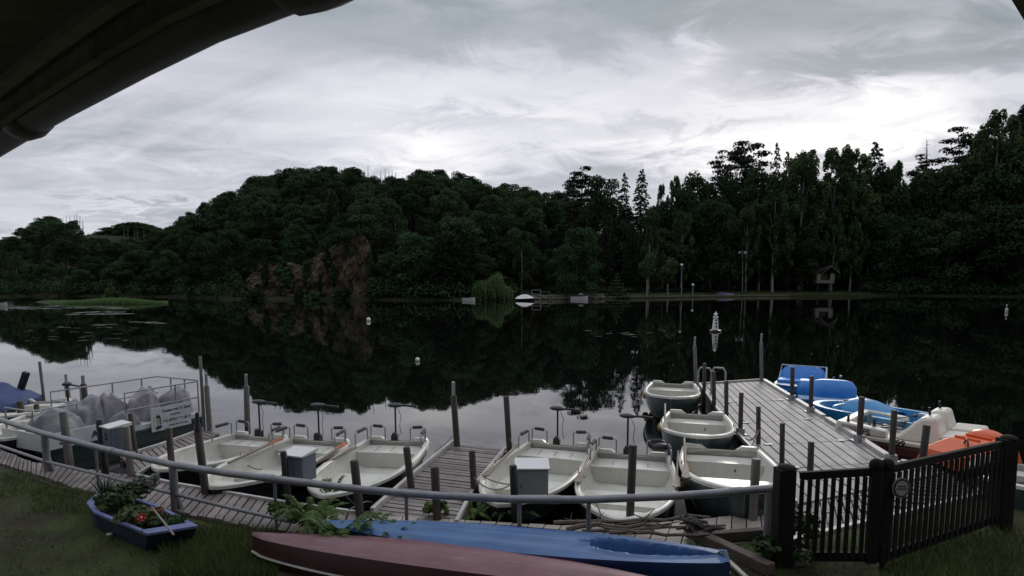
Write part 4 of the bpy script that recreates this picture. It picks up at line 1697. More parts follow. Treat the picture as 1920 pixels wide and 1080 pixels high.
def cabinets():
    cabinet(968, 1028, 880, 928, 8.25, .36, 'pale grey steel cabinet with a white lid before the boat right of the middle pier', box_white)
    cabinet(531, 578, 856, 906, 8.55, .32, 'blue grey steel cabinet before the second electric rowboat', box_blue, R(-18))
    t, w, h = cabinet(194, 226, 803, 846, 9.75, .3, 'small grey cabinet with a dark letter near the left pier', box_blue, R(-32))
    i = ROOTM[t.name]
    text('letter', 'S', .16, i @ V((-.03, -.168, h * .5)), i.to_3x3() @ V((1, 0, 0)), (0, 0, 1), ink, t, .004, bold=.006)
    m = MB()
    c = P(236, 850, .8)


cabinets()

# ------------------------------------------------------------------ rowboats
def half_beam(t, B):
    if t < .4:
        return B / 2 * (.86 + .14 * math.sin(math.pi / 2 * t / .4))
    return B / 2 * max(0.0, 1 - ((t - .4) / .6) ** 2.7) ** .72


SHEER = [.42, .20]


def sheer(t):
    return SHEER[0] + SHEER[1] * t ** 2


def keel(t):
    return -.14 + .42 * max(0, (t - .72) / .28) ** 2.2


def section(t, B, inset=0.0, floor=None, n=9):
    b = max(0.0, half_beam(t, B) - inset)
    zg, zk = sheer(t), keel(t)
    out = []
    for i in range(n + 1):
        s = i / n
        a = s * math.pi / 2
        y = b * math.sin(a) ** .62
        z = zk + (zg - zk) * (1 - math.cos(a)) ** 1.15
        y += ((.020 if inset else .010) * ((s * 4.5) % 1.0)) * (1 if b > .05 and 0 < s < 1 else 0)
        if floor is not None:
            z = max(z, floor)
        out.append((y, z))
    return out


def rowboat(stern, bow, B, label, group=None, hull=None, electric=True, locker=True, name='rowing_boat', seats=None):
    "stern/bow: pixels of transom middle and bow tip at gunwale height"
    low = electric or hull is None or bow[0] < 100
    SHEER[:] = [.36, .06] if low else [.42, .20]
    lift = .04 if low else .12
    fl = -.012 if low else -.085
    s = P(*stern, lift + SHEER[0])
    b = P(*bow, lift + sum(SHEER) - .03)
    L = (b - s).xy.length
    ang = math.atan2(b.y - s.y, b.x - s.x)
    t = thing(name, label, 'rowing boat', (s.x, s.y, lift), ang, group)
    hull = hull or hull_black
    N = 22
    ts = [1 - (1 - i / N) ** 1.35 for i in range(N + 1)]
    ts[-1] = .99999

    def loft(inset, floor, m, nm, flip):
        mb = MB()
        rows = []
        for q in ts:
            sec = section(q if not inset else min(q, .985), B, inset, floor)
            x = L * q - (inset * .8 if q > .97 and inset else 0) + (.03 if inset and q == 0 else 0)
            rows.append([V((x, y, z)) for y, z in reversed(sec)] + [V((x, -y, z)) for y, z in sec[1:]])
        mb.grid(rows, flip)
        if not inset:
            n = len(rows[0])
            mb.add(rows[0], [tuple(range(n))])
        else:
            mb.add(rows[0], [tuple(range(len(rows[0])))])
        return mb.build(nm, m, t, local=True, smooth=35)
    loft(0, None, hull, 'hull', False)
    loft(.045, fl, white_gel, 'inner_shell', True)
    # gunwale
    path = [V((L * q, half_beam(q, B), sheer(q))) for q in ts] + [V((L * q, -half_beam(q, B), sheer(q))) for q in reversed(ts)]
    mb = MB()
    rows = []
    for i, p in enumerate(path):
        d = (path[min(i + 1, len(path) - 1)] - path[max(0, i - 1)])
        d.z = 0
        d.normalize()
        o = V((d.y, -d.x, 0)) * -1
        rows.append([p + o * .028 + V((0, 0, -.035)), p + o * .03 + V((0, 0, .012)), p + o * .012 + V((0, 0, .028)), p - o * .04 + V((0, 0, .026)), p - o * .058 + V((0, 0, .004))])
    mb.grid(rows, True)
    mb.build('gunwale', white_gel, t, local=True, smooth=50)
    # transom with the hollowed top
    b0 = half_beam(0, B)
    z0 = sheer(0)
    top = [(-b0, z0 + .02), (-b0 * .93, z0 + .07), (-b0 * .55, z0 + .07), (-b0 * .36, z0 - .02), (b0 * .36, z0 - .02), (b0 * .55, z0 + .07), (b0 * .93, z0 + .07), (b0, z0 + .02)]
    low = section(0, B)
    poly = top + [(y, z) for y, z in reversed(low[:-1])] + [(-y, z) for y, z in low[1:-1]]
    MB().prism([(-.045, y, z) for y, z in poly], (.075, 0, 0)).build('transom', white_gel, t, local=True)

    def bulk(tt, h, x):
        sec = section(tt, B, .05, fl + .005, 14)
        pts = [(y, z) for y, z in sec if z <= h]
        yl = interp(h, [(z + i * 1e-5, y) for i, (y, z) in enumerate(sec)])
        pts = pts + [(yl, h)]
        return [(x, y, z) for y, z in reversed(pts)] + [(x, -y, z) for y, z in pts[1:]]

    def bench(t0, t1, h, nm, front='both'):
        rows = []
        K = 6
        for i in range(K + 1):
            q = lerp(t0, t1, i / K)
            sec = section(min(q, .985), B, .047, fl + .005, 14)
            y = interp(h, [(z + j * 1e-5, yy) for j, (yy, z) in enumerate(sec)])
            rows.append([V((L * q, y, h)), V((L * q, y * .5, h + .004)), V((L * q, -y * .5, h + .004)), V((L * q, -y, h))])
        mb = MB().grid(rows, True)
        r2 = [[p + V((0, 0, -.035)) for p in r] for r in rows]
        mb.grid(r2)
        if front in ('both', 'bow'):
            mb.prism(bulk(t1, h - .002, L * t1 - .02), (.018, 0, 0))
        if front in ('both', 'stern'):
            mb.prism(bulk(t0, h - .002, L * t0 + .002), (.018, 0, 0))
        o = mb.build(nm, white_gel, t, local=True)
        return o
    if electric:
        sb = bench(.015, .18, .27, 'stern_bench', 'bow')
        m = MB()
        for yy in (-.30, 0.0, .30):
            m.box((L * .1, yy, .2785), (.30, .008, .003))
        m.build('lid_joint', ink_g, sb, local=True)
        bench(.40, .58, .10, 'centre_thwart')
        if locker:
            bench(.79, .955, .28, 'bow_locker', 'stern')
        # corner grab rails
        for sg in (-1, 1):
            for k in range(2):
                if k == 0:
                    a, c = V((.0, sg * b0 * .42, z0)), V((.0, sg * b0 * .90, z0 + .02))
                else:
                    a, c = V((.10, sg * b0 * .96, z0)), V((.58, sg * half_beam(.15, B) * .96, z0))
                up = V((0, 0, .27))
                q = MB().tube([a, a + up * .9, a + up + (c - a) * .06, c + up - (c - a) * .06, c + up * .9, c], .014, 7).build('grab_rail', galv, t, local=True, smooth=50)
                d = (c - a)
                MB().tube([a + up + d * .2, a + up + d * .8], .032, 9).build('foam_grip', foam, q, local=True, smooth=50)
        # electric outboard
        m = MB()
        y0 = -b0 * .12
        m.tube([(-.10, y0, -.35), (-.09, y0, 1.02)], .018, 8)
        mo = m.build('motor_shaft', black_pl, t, local=True, smooth=50)
        MB().box((-.06, y0, z0 + .02), (.12, .14, .16)).box((-.03, y0, z0 + .11), (.10, .09, .07)).build('clamp', black_pl, mo, local=True, bevel=.01)
        MB().ell((-.09, y0, 1.05), .10, .16, .045).tube([(-.09, y0 - .05, 1.05), (-.10, y0 + .22, 1.045), (-.10, y0 + .44, 1.03)], [.03, .022, .026], 8).build('motor_head', black_pl, mo, local=True, smooth=60)
        MB().tube([(-.07, y0 + .06, 1.0), (-.05, y0 + .13, .85), (-.05, y0 + .10, .65), (-.03, y0 + .14, .48)], .006, 5).build('cable', black_pl, mo, local=True)
    else:
        bench(.02, .17, .30, 'stern_bench', 'bow')
        bench(.44, .58, .27, 'centre_thwart')
        if locker:
            bench(.80, .95, .33, 'bow_locker', 'stern')
        m = MB()
        m.box((.55, .18, .2), (.01, .03, .05))
        m.build('plug', ink_g, t, local=True)
    # rowlocks
    for sg in (-1, 1):
        q = .47
        MB().tube([(L * q, sg * half_beam(q, B), sheer(q)), (L * q, sg * half_beam(q, B), sheer(q) + .09)], .012, 6).build('rowlock', galv, t, local=True)
    t['L'] = L
    t['ang'] = ang
    return t, L, ang


def oar(a, b, label, blade=None, blen=.55):
    a, b = V(a), V(b)
    d = (b - a).normalized()
    t = thing('oar', label, 'oar', a)
    MB().tube([a, a + (b - a) * .5, b - d * blen * .8], [.022, .024, .02], 8).build('shaft', oar_wood, t, smooth=50)
    x = d.cross(V((0, 0, 1))).normalized()
    pl = [b - d * blen + x * .022, b - d * blen * .7 + x * .045, b - d * .05 + x * .06, b, b - d * .05 - x * .06, b - d * blen * .7 - x * .045, b - d * blen - x * .022]
    up = x.cross(d).normalized()
    MB().prism(pl, up * .016).build('blade', blade or oar_wood, t)


def fender(c, r, label, rope_to=None):
    t = thing('round_fender', label, 'fender', c)
    MB().ell(c, r, r, r * 1.12, 14, 10).build('ball', yellow, t, smooth=60)
    MB().tube([c + V((0, 0, r)), c + V((0, 0, r + .05))], r * .3, 8).build('neck', yellow, t)
    if rope_to is not None:
        MB().tube([c + V((0, 0, r + .05)), rope_to], .008, 5).build('lanyard', rope_m, t)


def rope(a, b, sag, label, r=.011):
    a, b = V(a), V(b)
    pts = []
    for i in range(9):
        k = i / 8
        p = a.lerp(b, k)
        p.z -= sag * 4 * k * (1 - k)
        pts.append(p)
    tag(MB().tube(pts, r, 5).build('mooring_rope', rope_m), label, 'rope')


def boats():
    EB = 'electric rowing boats moored in a row'
    rowboat((488, 818), (297, 884), 1.45, 'leftmost white electric rowing boat beside the left pier, an oar along its side', EB)
    rowboat((600, 826), (397, 917), 1.45, 'second white electric rowing boat from the left with two orange oars at its stern', EB)
    rowboat((746, 826), (605, 934), 1.42, 'white electric rowing boat lying against the left edge of the middle pier', EB)
    rowboat((1050, 834), (934, 950), 1.44, 'white electric rowing boat lying right of the middle pier behind the pale cabinet', EB)
    rowboat((1184, 852), (1162, 980), 1.52, 'rightmost white electric rowing boat, a black bag at its stern', EB)
    GR = 'green hulled rowing boats at the grey dock'
    rowboat((1262, 719), (1258, 748), 1.42, 'farthest of the white rowing boats with dark green hull left of the grey dock', GR, hull_green, False, False)
    rowboat((1306, 776), (1308, 822), 1.42, 'middle one of the white rowing boats with dark green hull left of the grey dock', GR, hull_green, False, False)
    rowboat((1352, 842), (1396, 925), 1.48, 'nearest of the white rowing boats with dark green hull, beside the gate post', GR, hull_green, False, False)
    rowboat((1905, 868), (1960, 925), 1.3, 'dark hulled rowing boat cut off by the right edge behind the gate', None, hull_green, False, True)
    rowboat((105, 776), (10, 826), 1.45, 'white rowing boat with dark hull at the left edge, nearer of two', None, hull_black, False, True)
    rowboat((85, 752), (-25, 786), 1.4, 'white rowing boat at the left edge, just below the blue tarp boat', None, hull_green, False, True)
    # oars
    Z = .47
    oar(P(428, 868, Z), P(530, 822, Z + .05), 'varnished oar with orange blade on the side of the leftmost electric boat', oar_orange, .42)
    oar(P(592, 868, Z), P(650, 830, Z + .06), 'varnished oar with orange blade on the right side of the second electric boat', oar_orange, .42)
    oar(P(604, 872, Z - .05), P(668, 838, Z), 'plain varnished oar beside an orange bladed oar on the second electric boat', None, .42)
    oar(P(972, 832, Z + .05), P(908, 894, Z), 'varnished oar on the left side of the boat right of the middle pier')
    oar(P(1118, 824, Z + .06), P(1082, 906, Z + .02), 'varnished oar on the right side of the boat right of the middle pier')
    oar(P(1124, 838, Z + .04), P(1090, 896, Z + .02), 'varnished oar on the left side of the rightmost electric boat')
    oar(P(1272, 846, Z + .05), P(1268, 915, Z + .02), 'pale oar on the right side of the rightmost electric boat')
    oar(P(1283, 822, .84), P(1286, 898, .64), 'pale oar sticking up on the left side of the nearest green hulled boat')
    oar(P(1247, 758, .82), P(1247, 808, .64), 'pale oar sticking up on the left side of the middle green hulled boat')
    # fenders
    fender(P(1211, 741, .30), .10, 'yellow round fender on the farthest green hulled boat', P(1216, 728, .48))
    fender(P(1241, 801, .30), .10, 'yellow round fender on the middle green hulled boat', P(1246, 790, .48))
    fender(P(1288, 886, .32), .09, 'yellow round fender on the left side of the nearest green hulled boat', P(1290, 872, .48))
    fender(P(1275, 912, .34), .085, 'yellow round fender on the right side of the rightmost electric boat', P(1272, 902, .5))
    c = P(1239, 838, .62)
    tag(MB().ell(c, .15, .09, .07, 12, 8).build('black_bag', black_pl, smooth=60), 'small black bag on the stern of the rightmost electric boat', 'bag')
    # ropes
    rope(P(1423, 806, .75), P(1398, 822, .5), .10, 'old rope from the roped dock post down to the dock edge', .014)
    rope(P(1423, 806, .75), P(1402, 846, .42), .05, 'short rope hanging from the roped dock post')
    rope(P(1362, 757, .6), P(1352, 775, .4), .06, 'rope tied round the third post of the grey dock')
    rope(P(815, 846, .45), P(848, 818, .62), .03, 'thin line from the middle pier corner post to the boat at its left')
    rope(P(957, 822, .6), P(968, 834, .52), .06, 'thin chain from the far right post of the middle pier')
    rope(P(888, 895, .6), P(955, 910, .5), .12, 'dark line from the middle pier post to the boat behind the pale cabinet')
    rope(P(1098, 934, .55), P(1130, 976, .45), -.12, 'black cable arching over the bow of the rightmost electric boat')
    rope(P(452, 862, .30), P(490, 880, .25), .05, 'black cable lying in the bow of the second electric boat', .012)
    rope(P(905, 893, .5), P(965, 908, .3), .04, 'dark line lying in the boat behind the pale cabinet', .012)
    # white plastic piece at the stern of the near boat
    a = P(1272, 955, .30)
    m = MB().prism([a + V((-.06, 0, -.2)), a + V((-.05, 0, .22)), a + V((.06, 0, .22)), a + V((.16, 0, -.2))], (0, .1, 0))
    tag(m.build('plastic_guard', trim_w, bevel=.015), 'white plastic guard piece behind the handrail between the last two boats', 'guard')


boats()


# ------------------------------------------------------------------ pontoon boat with tarps on the left
def drape(c, w, d, h, seed, squash=.5):
    "a tarpaulin thrown over a seat: peaked, sagging between its high points, with folds running down"
    from mathutils import noise
    mb = MB()
    rows = []
    rr = random.Random(int(seed * 10))
    peaks = [(rr.uniform(-.45, .45), rr.uniform(-.4, .4), rr.uniform(.75, 1.0)) for _ in range(3)]
    K = 44
    for i in range(15):
        t = i / 14
        row = []
        for k in range(K + 1):
            a = 2 * math.pi * k / K
            sq = (abs(math.cos(a)) ** 4 + abs(math.sin(a)) ** 4) ** -.25
            r = t ** .8
            x, y = math.cos(a) * sq * r, math.sin(a) * sq * r
            top = max(p[2] - .36 * ((x - p[0]) ** 2 + (y - p[1]) ** 2) ** .5 for p in peaks)
            z = top * (1 - max(0, (t - .70) / .30) ** 1.4)
            fold = 1.12 + (.12 * math.sin(a * 5 + seed * 3) + .08 * math.sin(a * 9 + seed)) * t ** 3
            p = V((x * w / 2 * fold * .92, y * d / 2 * fold * .92, max(0, z) * h))
            nn = noise.noise(p * 3.6 + V((seed, seed, 0))) * .09 + noise.noise(p * 8 + V((seed, 1, 0))) * .02
            p += V((nn, -nn, nn * (1 if t < .95 else 0)))
            row.append(V(c) + p)
        row[-1] = row[0].copy()
        rows.append(row)
    mb.grid(rows)
    return mb


def pontoon():
    S0, S1 = P(92, 874, 0.0), P(384, 803, 0.0)
    S0.z = S1.z = 0
    d = (S1 - S0)
    L = d.length
    u = d.normalized()
    w = V((-u.y, u.x, 0))
    if w.x > 0:
        w = -w
    Wd = 1.5
    ang = math.atan2(u.y, u.x)
    t = thing('pontoon_boat', 'white and green pontoon boat with steel railings and grey tarpaulins on the left', 'pontoon boat', S0)

    def q(a, b, z):
        return S0 + u * a + w * b + V((0, 0, z))
    m = MB()
    for b in (.22, Wd - .22):
        pts = [(.0, .18), (.35, -.12), (L - .1, -.15), (L, .3), (0, .30)]
        poly = [q(a, b - .22, z) for a, z in pts]
        m.prism(poly, w * .44)
    m.build('float', hull_green, t)
    m = MB()
    m.prism([q(.02, .02, .30), q(L - .05, .02, .30), q(L - .05, Wd - .02, .30), q(.02, Wd - .02, .30)], (0, 0, .10))
    m.build('deck', panel_w, t)
    # white bow boards with lettering
    m = MB()
    m.prism([q(.0, -.02, .26), q(1.05, -.02, .26), q(1.05, -.02, .62), q(.0, -.02, .60)], w * .03)
    m.prism([q(-.03, .0, .26), q(-.03, Wd, .26), q(-.03, Wd, .60), q(-.03, 0, .60)], u * .03)
    bp = m.build('bow_board', panel_w, t)
    for s_, a_ in (('SA', .20), ('AV', .80)):
        text('lettering', s_, .19, q(a_, -.024, .38), u, (0, 0, 1), ink, bp, .004, bold=.006)
    # hull rim
    m = MB()
    m.bar(q(0, -.01, .28), q(L - .05, -.01, .28), .05, .05)
    m.build('rub_rail', hull_green, t)
    # railings
    top = 1.18

    def rl(pts, nm='railing'):
        m = MB()
        m.tube(pts, .018, 7)
        m.build(nm, galv, t, smooth=40)
    f0 = .9
    rl([q(f0, Wd, .4), q(f0, Wd, top), q(L - .1, Wd, top), q(L - .1, .04, top), q(L - .1, .04, .4)])
    rl([q(L - .1, .04, top - .02), q(1.55, .04, top - .02), q(1.55, .04, .4)])
    rl([q(L - .1, .04, .78), q(1.55, .04, .78)])
    rl([q(f0, .6, .4), q(f0, .6, 1.0), q(.1, .62, 1.0), q(.06, .62, .4)])
    rl([q(.06, .62, 1.0), q(.06, Wd, 1.0), q(.06, Wd, .4)])
    rl([q(f0, .6, 1.0), q(f0, Wd, 1.0)])
    rl([q(.06, .62, .70), q(.06, Wd, .70)])
    rl([q(f0, Wd, .78), q(L - .1, Wd, .78)])
    for a in (1.5, 2.2, 2.9):
        rl([q(a, Wd, .4), q(a, Wd, top)])
    for b in (.5, 1.0):
        rl([q(L - .1, b, .4), q(L - .1, b, top)])
    rl([q(L * .8, .04, .4), q(L * .8, .04, top - .02)])
    # steering motor
    m = MB().tube([q(1.3, Wd + .12, -.2), q(1.3, Wd + .12, 1.25)], .02, 8)
    mo = m.build('motor_shaft', black_pl, t)
    h = q(1.3, Wd + .12, 1.28)
    MB().ell(h, .1, .1, .05).tube([h, h + V((.3, -.05, -.04))], .02, 7).build('motor_head', black_pl, mo, smooth=60)
    # tarpaulins over the seats
    TG = 'tarpaulins on the pontoon boat'
    for a, b, ww, dd, hh, m_, s_, lab in [
        (.55, .75, .85, .8, .62, tarp_grey, 1.0, 'grey tarpaulin draped over the front seat above the lettered bow board'),
        (1.25, 1.05, .7, .7, .72, tarp_grey, 2.3, 'pale grey tarpaulin sagging between the railings'),
        (1.85, .95, .55, .6, .80, tarp_lil, 3.1, 'tall grey tarpaulin hood with a dark fold in the middle of the pontoon boat'),
        (2.35, .60, .62, .62, .80, tarp_lil, 4.2, 'rounded lilac grey tarpaulin over a seat left of the signboard'),
        (2.65, 1.05, .45, .5, .70, tarp_lil, 5.7, 'creased dark lilac tarpaulin beside the rounded one'),
        (3.05, .55, .7, .75, .66, tarp_lil, 6.4, 'sloping lilac grey tarpaulin above the signboard'),
        (1.62, .30, .5, .45, .42, tarp_grey, 7.7, 'small green grey tarpaulin bundle behind the small cabinet'),
    ]:
        o = drape(q(a, b, .40), ww, dd, hh, s_).build('tarpaulin', m_, smooth=60)
        tag(o, lab, 'tarpaulin')
    # white crate
    tag(MB().box(q(2.35, .12, .53), (.22, .3, .24), Matrix.Rotation(ang, 3, 'Z')).build('crate', panel_w, bevel=.01), 'small pale crate standing left of the signboard on the pontoon boat', 'crate')
    # signboard
    yb = S0.lerp(S1, .62).y
    k0 = q(L * .60, -.06, 0)
    k1 = q(L * .885, -.06, 0)
    a = T(280, 811, k0.y)
    zb, zt = a.z, T(277, 767, k0.y).z
    ex = (k1 - k0).normalized()
    w_, h_ = (k1 - k0).length, zt - zb
    o0 = V((k0.x, k0.y, zb))
    nr_ = V((ex.y, -ex.x, 0))
    t2 = thing('signboard', 'white signboard with a bearded head and lines of dark lettering on the pontoon boat railing', 'signboard', o0)
    MB().prism([o0, o0 + ex * w_, o0 + ex * w_ + V((0, 0, h_)), o0 + V((0, 0, h_))], -nr_ * .02).build('board', panel_w, t2)
    U = V((0, 0, 1))

    def tx(s_, size, x, y, bold=.002, al='LEFT', m_=ink):
        text('lettering', s_, size * h_, o0 + ex * (x * w_) + U * (y * h_), ex, U, m_, t2, .004, al, bold)
    tx('Bootsservice P. Groß', .155, .27, .76, .003)
    tx('Lauenhain', .12, .46, .57, .0015)
    tx('Tel. 03727 / 91 26 39', .155, .27, .32, .003)
    tx('Handy: Reservierung', .105, .42, .12, .0015)

    def blob(pts, m_, lift, nm='painted_head'):
        m = MB()
        m.prism([o0 + ex * (x * w_) + U * (y * h_) + nr_ * lift for x, y in pts], nr_ * .0012)
        m.build(nm, m_, t2)

    def el(cx, cy, rx, ry, n=18, a0=0, a1=6.283):
        return [(cx + rx * math.cos(a0 + (a1 - a0) * k / n), cy + ry * math.sin(a0 + (a1 - a0) * k / n)) for k in range(n)]
    blob(el(.14, .40, .092, .36), mat('drawn wheel', (.36, .345, .33), .6), .0012)
    blob(el(.14, .40, .080, .32), panel_w, .0026)
    blob(el(.165, .38, .052, .24), skin_m, .0040)
    blob([(.11, .54), (.12, .64), (.16, .69), (.21, .63), (.225, .48), (.225, .28), (.205, .28), (.205, .46), (.185, .55), (.15, .57)], ink, .0054)
    blob([(.145, .44), (.16, .45), (.16, .42), (.145, .41)], ink, .0054)
    blob([(.175, .44), (.19, .45), (.19, .42), (.175, .41)], ink, .0054)
    blob([(.10, .18), (.13, .22), (.19, .20), (.20, .12), (.14, .08), (.10, .11)], ink, .0068)
    blob([(.195, .24), (.235, .22), (.24, .13), (.20, .09), (.185, .15)], ink_blue, .0082)


pontoon()


def tarp_boat():
    s, b = P(70, 752, .25), P(-60, 775, .25)
    t = thing('covered_boat', 'dark boat under a blue tarpaulin at the left edge', 'covered boat', s)
    ax = (b - s)
    L = ax.length
    u = ax.normalized()
    w = V((-u.y, u.x, 0))
    m = MB()
    rows = []
    rows2 = []
    for i in range(13):
        k = i / 12
        hb = .78 * (1 - (1 - k) ** 4 * .75) if k < .5 else .78
        c = s + ax * k
        rz = .45 + .50 * math.sin(min(1, k * 1.3) * 1.57) + .05 * math.sin(k * 17)
        rows.append([V((c.x, c.y, 0)) + w * (hb * f) + V((0, 0, z)) for f, z in ((-1.02, .28), (-1.0, .44), (-.55, .44 + (rz - .44) * .5), (0, rz), (.55, .44 + (rz - .44) * .5), (1.0, .44), (1.02, .28))])
        rows2.append([V((c.x, c.y, 0)) + w * (hb * f) + V((0, 0, z)) for f, z in ((-1, .30), (-.9, .05), (-.5, -.2), (.5, -.2), (.9, .05), (1, .30))])
    MB().grid(rows, True).build('tarpaulin', tarp_blue, t, smooth=50)
    MB().grid(rows2).build('hull', hull_black, t, smooth=50)
    # outboard under a dark cover
    m = MB()
    p = s + u * .35
    m.bar(p + V((-.05, 0, .4)), p + V((.14, 0, .86)), .13, .16)
    m.build('outboard_cover', black_pl, t, bevel=.03)


tarp_boat()


# ------------------------------------------------------------------ pedal boats
def pb_root(px, py, turn, name, label):
    c = P(px, py, 0.05)
    c.z = 0
    return thing(name, label, 'pedal boat', c, turn, 'pedal boats along the grey dock')


def hullform(L, W_, z0, z1, bow=.35, n=10):
    "plan outline with rounded bow at +x, returned as loft rows"
    rows = []
    for k in range(5):
        f = k / 4
        sc = .86 + .14 * f
        z = lerp(z0, z1, f)
        row = []
        pts = [(-L / 2, -W_ / 2 * .9), (-L / 2, W_ / 2 * .9), (-L / 2 + .1, W_ / 2), (L / 2 - bow, W_ / 2)]
        for a in range(1, n):
            an = math.pi / 2 - math.pi * a / n
            pts.append((L / 2 - bow + bow * math.cos(an), W_ / 2 * math.sin(an)))
        pts += [(L / 2 - bow, -W_ / 2), (-L / 2 + .1, -W_ / 2)]
        row = [V((x * sc, y * sc, z)) for x, y in pts]
        row.append(row[0].copy())
        rows.append(row)
    return rows, pts


def tub(t, L, W_, z0, z1, m, nm='hull', bow=.5):
    rows, pts = hullform(L, W_, z0, z1, bow)
    mb = MB().grid(rows, False)
    top = rows[-1][:-1]
    mb.add(top, [tuple(range(len(top)))])
    return mb.build(nm, m, t, local=True, smooth=40)


def seatback(t, x, y, w, z0, z1, lean, th, m, nm='seat_back', puff=.06):
    "moulded seat back: a cushion shaped slab with rounded shoulders"
    mb = MB()
    rows = []
    K, J = 12, 8
    for side in (0, 1):
        R_ = []
        for j in range(J + 1):
            f = j / J
            row = []
            for k in range(K + 1):
                g = k / K * 2 - 1
                sh = 1 - max(0, f - .7) / .3 * .16
                edge = 1 - abs(g) ** 6
                yy = y + g * w / 2 * sh
                zz = z0 + (z1 - z0) * (f - .10 * abs(g) ** 4 * f)
                xx = x + lean * f + (1 if side else -1) * (th / 2 * max(.15, edge) * (1 - .4 * f ** 5) + puff * edge * math.sin(f * 3.14) * .5)
                row.append(V((xx, yy, zz)))
            R_.append(row)
        mb.grid(R_, side == 0)
        rows.append(R_)
    a, b = rows
    mb.grid([a[-1], b[-1]])
    mb.grid([[r[0] for r in a], [r[0] for r in b]])
    mb.grid([[r[-1] for r in a], [r[-1] for r in b]], True)
    return mb.build(nm, m, t, local=True, smooth=60)


def pedal_boats():
    # farthest: square framed back
    t = pb_root(1500, 738, R(238), 'pedal_boat', 'farthest blue pedal boat with an upright square back panel and white side')
    tub(t, 2.2, 1.5, -.1, .30, pb_blue)
    tub(t, 1.9, 1.36, .30, .42, pb_pale, 'side_deck', .4)
    seatback(t, -.25, 0, 1.3, .35, .84, -.35, .10, pb_blue)
    m = MB().tube([(-.15, -.66, .4), (-.60, -.64, .85), (-.60, .64, .85), (-.15, .66, .4)], .02, 7)
    m.build('back_frame', pb_pale, t, local=True)
    MB().box((.12, 0, .47), (.7, 1.25, .10)).build('seat', pb_blue, t, local=True, bevel=.04)
    MB().tube([(-.60, .66, .85), (.25, .74, .42)], .02, 6).build('stay', pb_pale, t, local=True)
    MB().tube([(.9, .6, .35), (1.0, .8, .45), (1.05, 1.0, .8)], .02, 6).build('rudder_bar', galv, t, local=True)
    # round backed
    t = pb_root(1550, 757, R(66), 'pedal_boat', 'bright blue pedal boat with a broad rounded back and pale stern step')
    tub(t, 2.2, 1.55, -.1, .30, pb_blue)
    MB().prism([(-1.05, -.72, .302), (-.45, -.76, .302), (-.45, .76, .302), (-1.05, .72, .302)], (0, 0, .03)).build('stern_step', pb_pale, t, local=True, bevel=.01)
    seatback(t, -.50, -.12, 1.15, .30, .80, .18, .30, pb_blue, puff=.14)
    seatback(t, -.10, .58, .42, .30, .72, .05, .60, pb_blue, 'side_tub', puff=.1)
    MB().box((.1, -.05, .40), (.7, 1.2, .16)).build('seat', pb_blue, t, local=True, bevel=.05)
    MB().tube([(-.2, -.3, .86), (-.2, -.3, .92)], .03, 7).build('plug', pb_pale, t, local=True)
    # mid blue with arched bonnet
    t = pb_root(1630, 799, R(124), 'pedal_boat', 'mid blue pedal boat with an arched bonnet and white zigzag markings')
    # hollow tub: outer hull, floor and raised coaming
    rows, pts = hullform(2.7, 1.6, -.1, .46, 1.0)
    mb = MB().grid(rows)
    rim = rows[-1]
    inn = [V((p.x * .88, p.y * .86, .46)) for p in rim]
    bot = [V((p.x * .80, p.y * .76, .16)) for p in rim]
    mb.grid([rim, inn, bot])
    mb.add(bot[:-1], [tuple(range(len(bot) - 1))])
    mb.build('hull', pb_teal, t, local=True, smooth=35)
    MB().grid([[p + V((0, 0, -.50)) * 1 for p in rows[0]], [V((p.x * 1.02, p.y * 1.02, .05)) for p in rows[0]]]).build('float_band', trim_w, t, local=True)
    # bonnet: half barrel across
    mb = MB()
    r2 = []
    for k in range(13):
        a = math.pi * k / 12
        r2.append([V((.55 + x, math.cos(a) * .54, .26 + math.sin(a) * h)) for x, h in ((-.10, .40), (-.30, .46), (-.65, .42), (-1.15, .24))])
    mb.grid(r2)
    mb.add([r[0] for r in r2], [tuple(range(12, -1, -1))])
    bn = mb.build('bonnet', pb_teal, t, local=True, smooth=50)
    rr = random.Random(2)
    mb = MB()
    for k in range(16):
        a = math.pi * (.10 + .8 * k / 15)
        for o_, dz in ((0, 0),):
            y0, z0 = math.cos(a) * .50, .28 + math.sin(a) * .34
            y1, z1 = math.cos(a + .05 * (-1) ** k) * .52, .28 + math.sin(a) * .20
            p, q_ = V((.462, y0, z0)), V((.462, y1, z1))
            mb.bar(p, q_, .022, .012, up=(1, 0, 0))
    mb.build('zigzag_marking', pb_pale, bn, local=True)
    seatback(t, .55, .05, 1.0, .2, .50, .12, .10, pb_teal)
    MB().box((.78, 0, .26), (.40, .9, .14)).build('seat', pb_teal, t, local=True, bevel=.04)
    MB().box((-1.05, -.42, .46), (.3, .2, .05)).build('bow_plate', pb_pale, t, local=True)
    MB().tube([(.34, .1, .5), (.52, .1, .62)], .015, 6).tube([(.52, -.02, .62), (.52, .22, .62)], .02, 6).build('steering_grip', black_pl, t, local=True)
    # cream
    t = pb_root(1728, 836, R(-45), 'pedal_boat', 'cream pedal boat with tall moulded seats, black levers and dark numbers on its side')
    MB().prism([(-1.3, -.95, -.1), (1.4, -.95, -.1), (1.4, -.35, -.1), (-1.3, -.35, -.1)], (0, 0, .30)).prism([(-1.3, .35, -.1), (1.4, .35, -.1), (1.4, .95, -.1), (-1.3, .95, -.1)], (0, 0, .30)).build('float', red_hull, t, local=True, bevel=.05)
    mb = MB()
    mb.prism([(-1.45, -.98, .20), (1.45, -.98, .20), (1.55, 0, .20), (1.45, .98, .20), (-1.45, .98, .20)], (0, 0, .10))
    # raised sides at the bow, with a sunken well
    mb.prism([(-1.44, -.97, .30), (-.45, -.97, .30), (-.45, -.97, .46), (-1.40, -.97, .54)], (0, .22, 0))
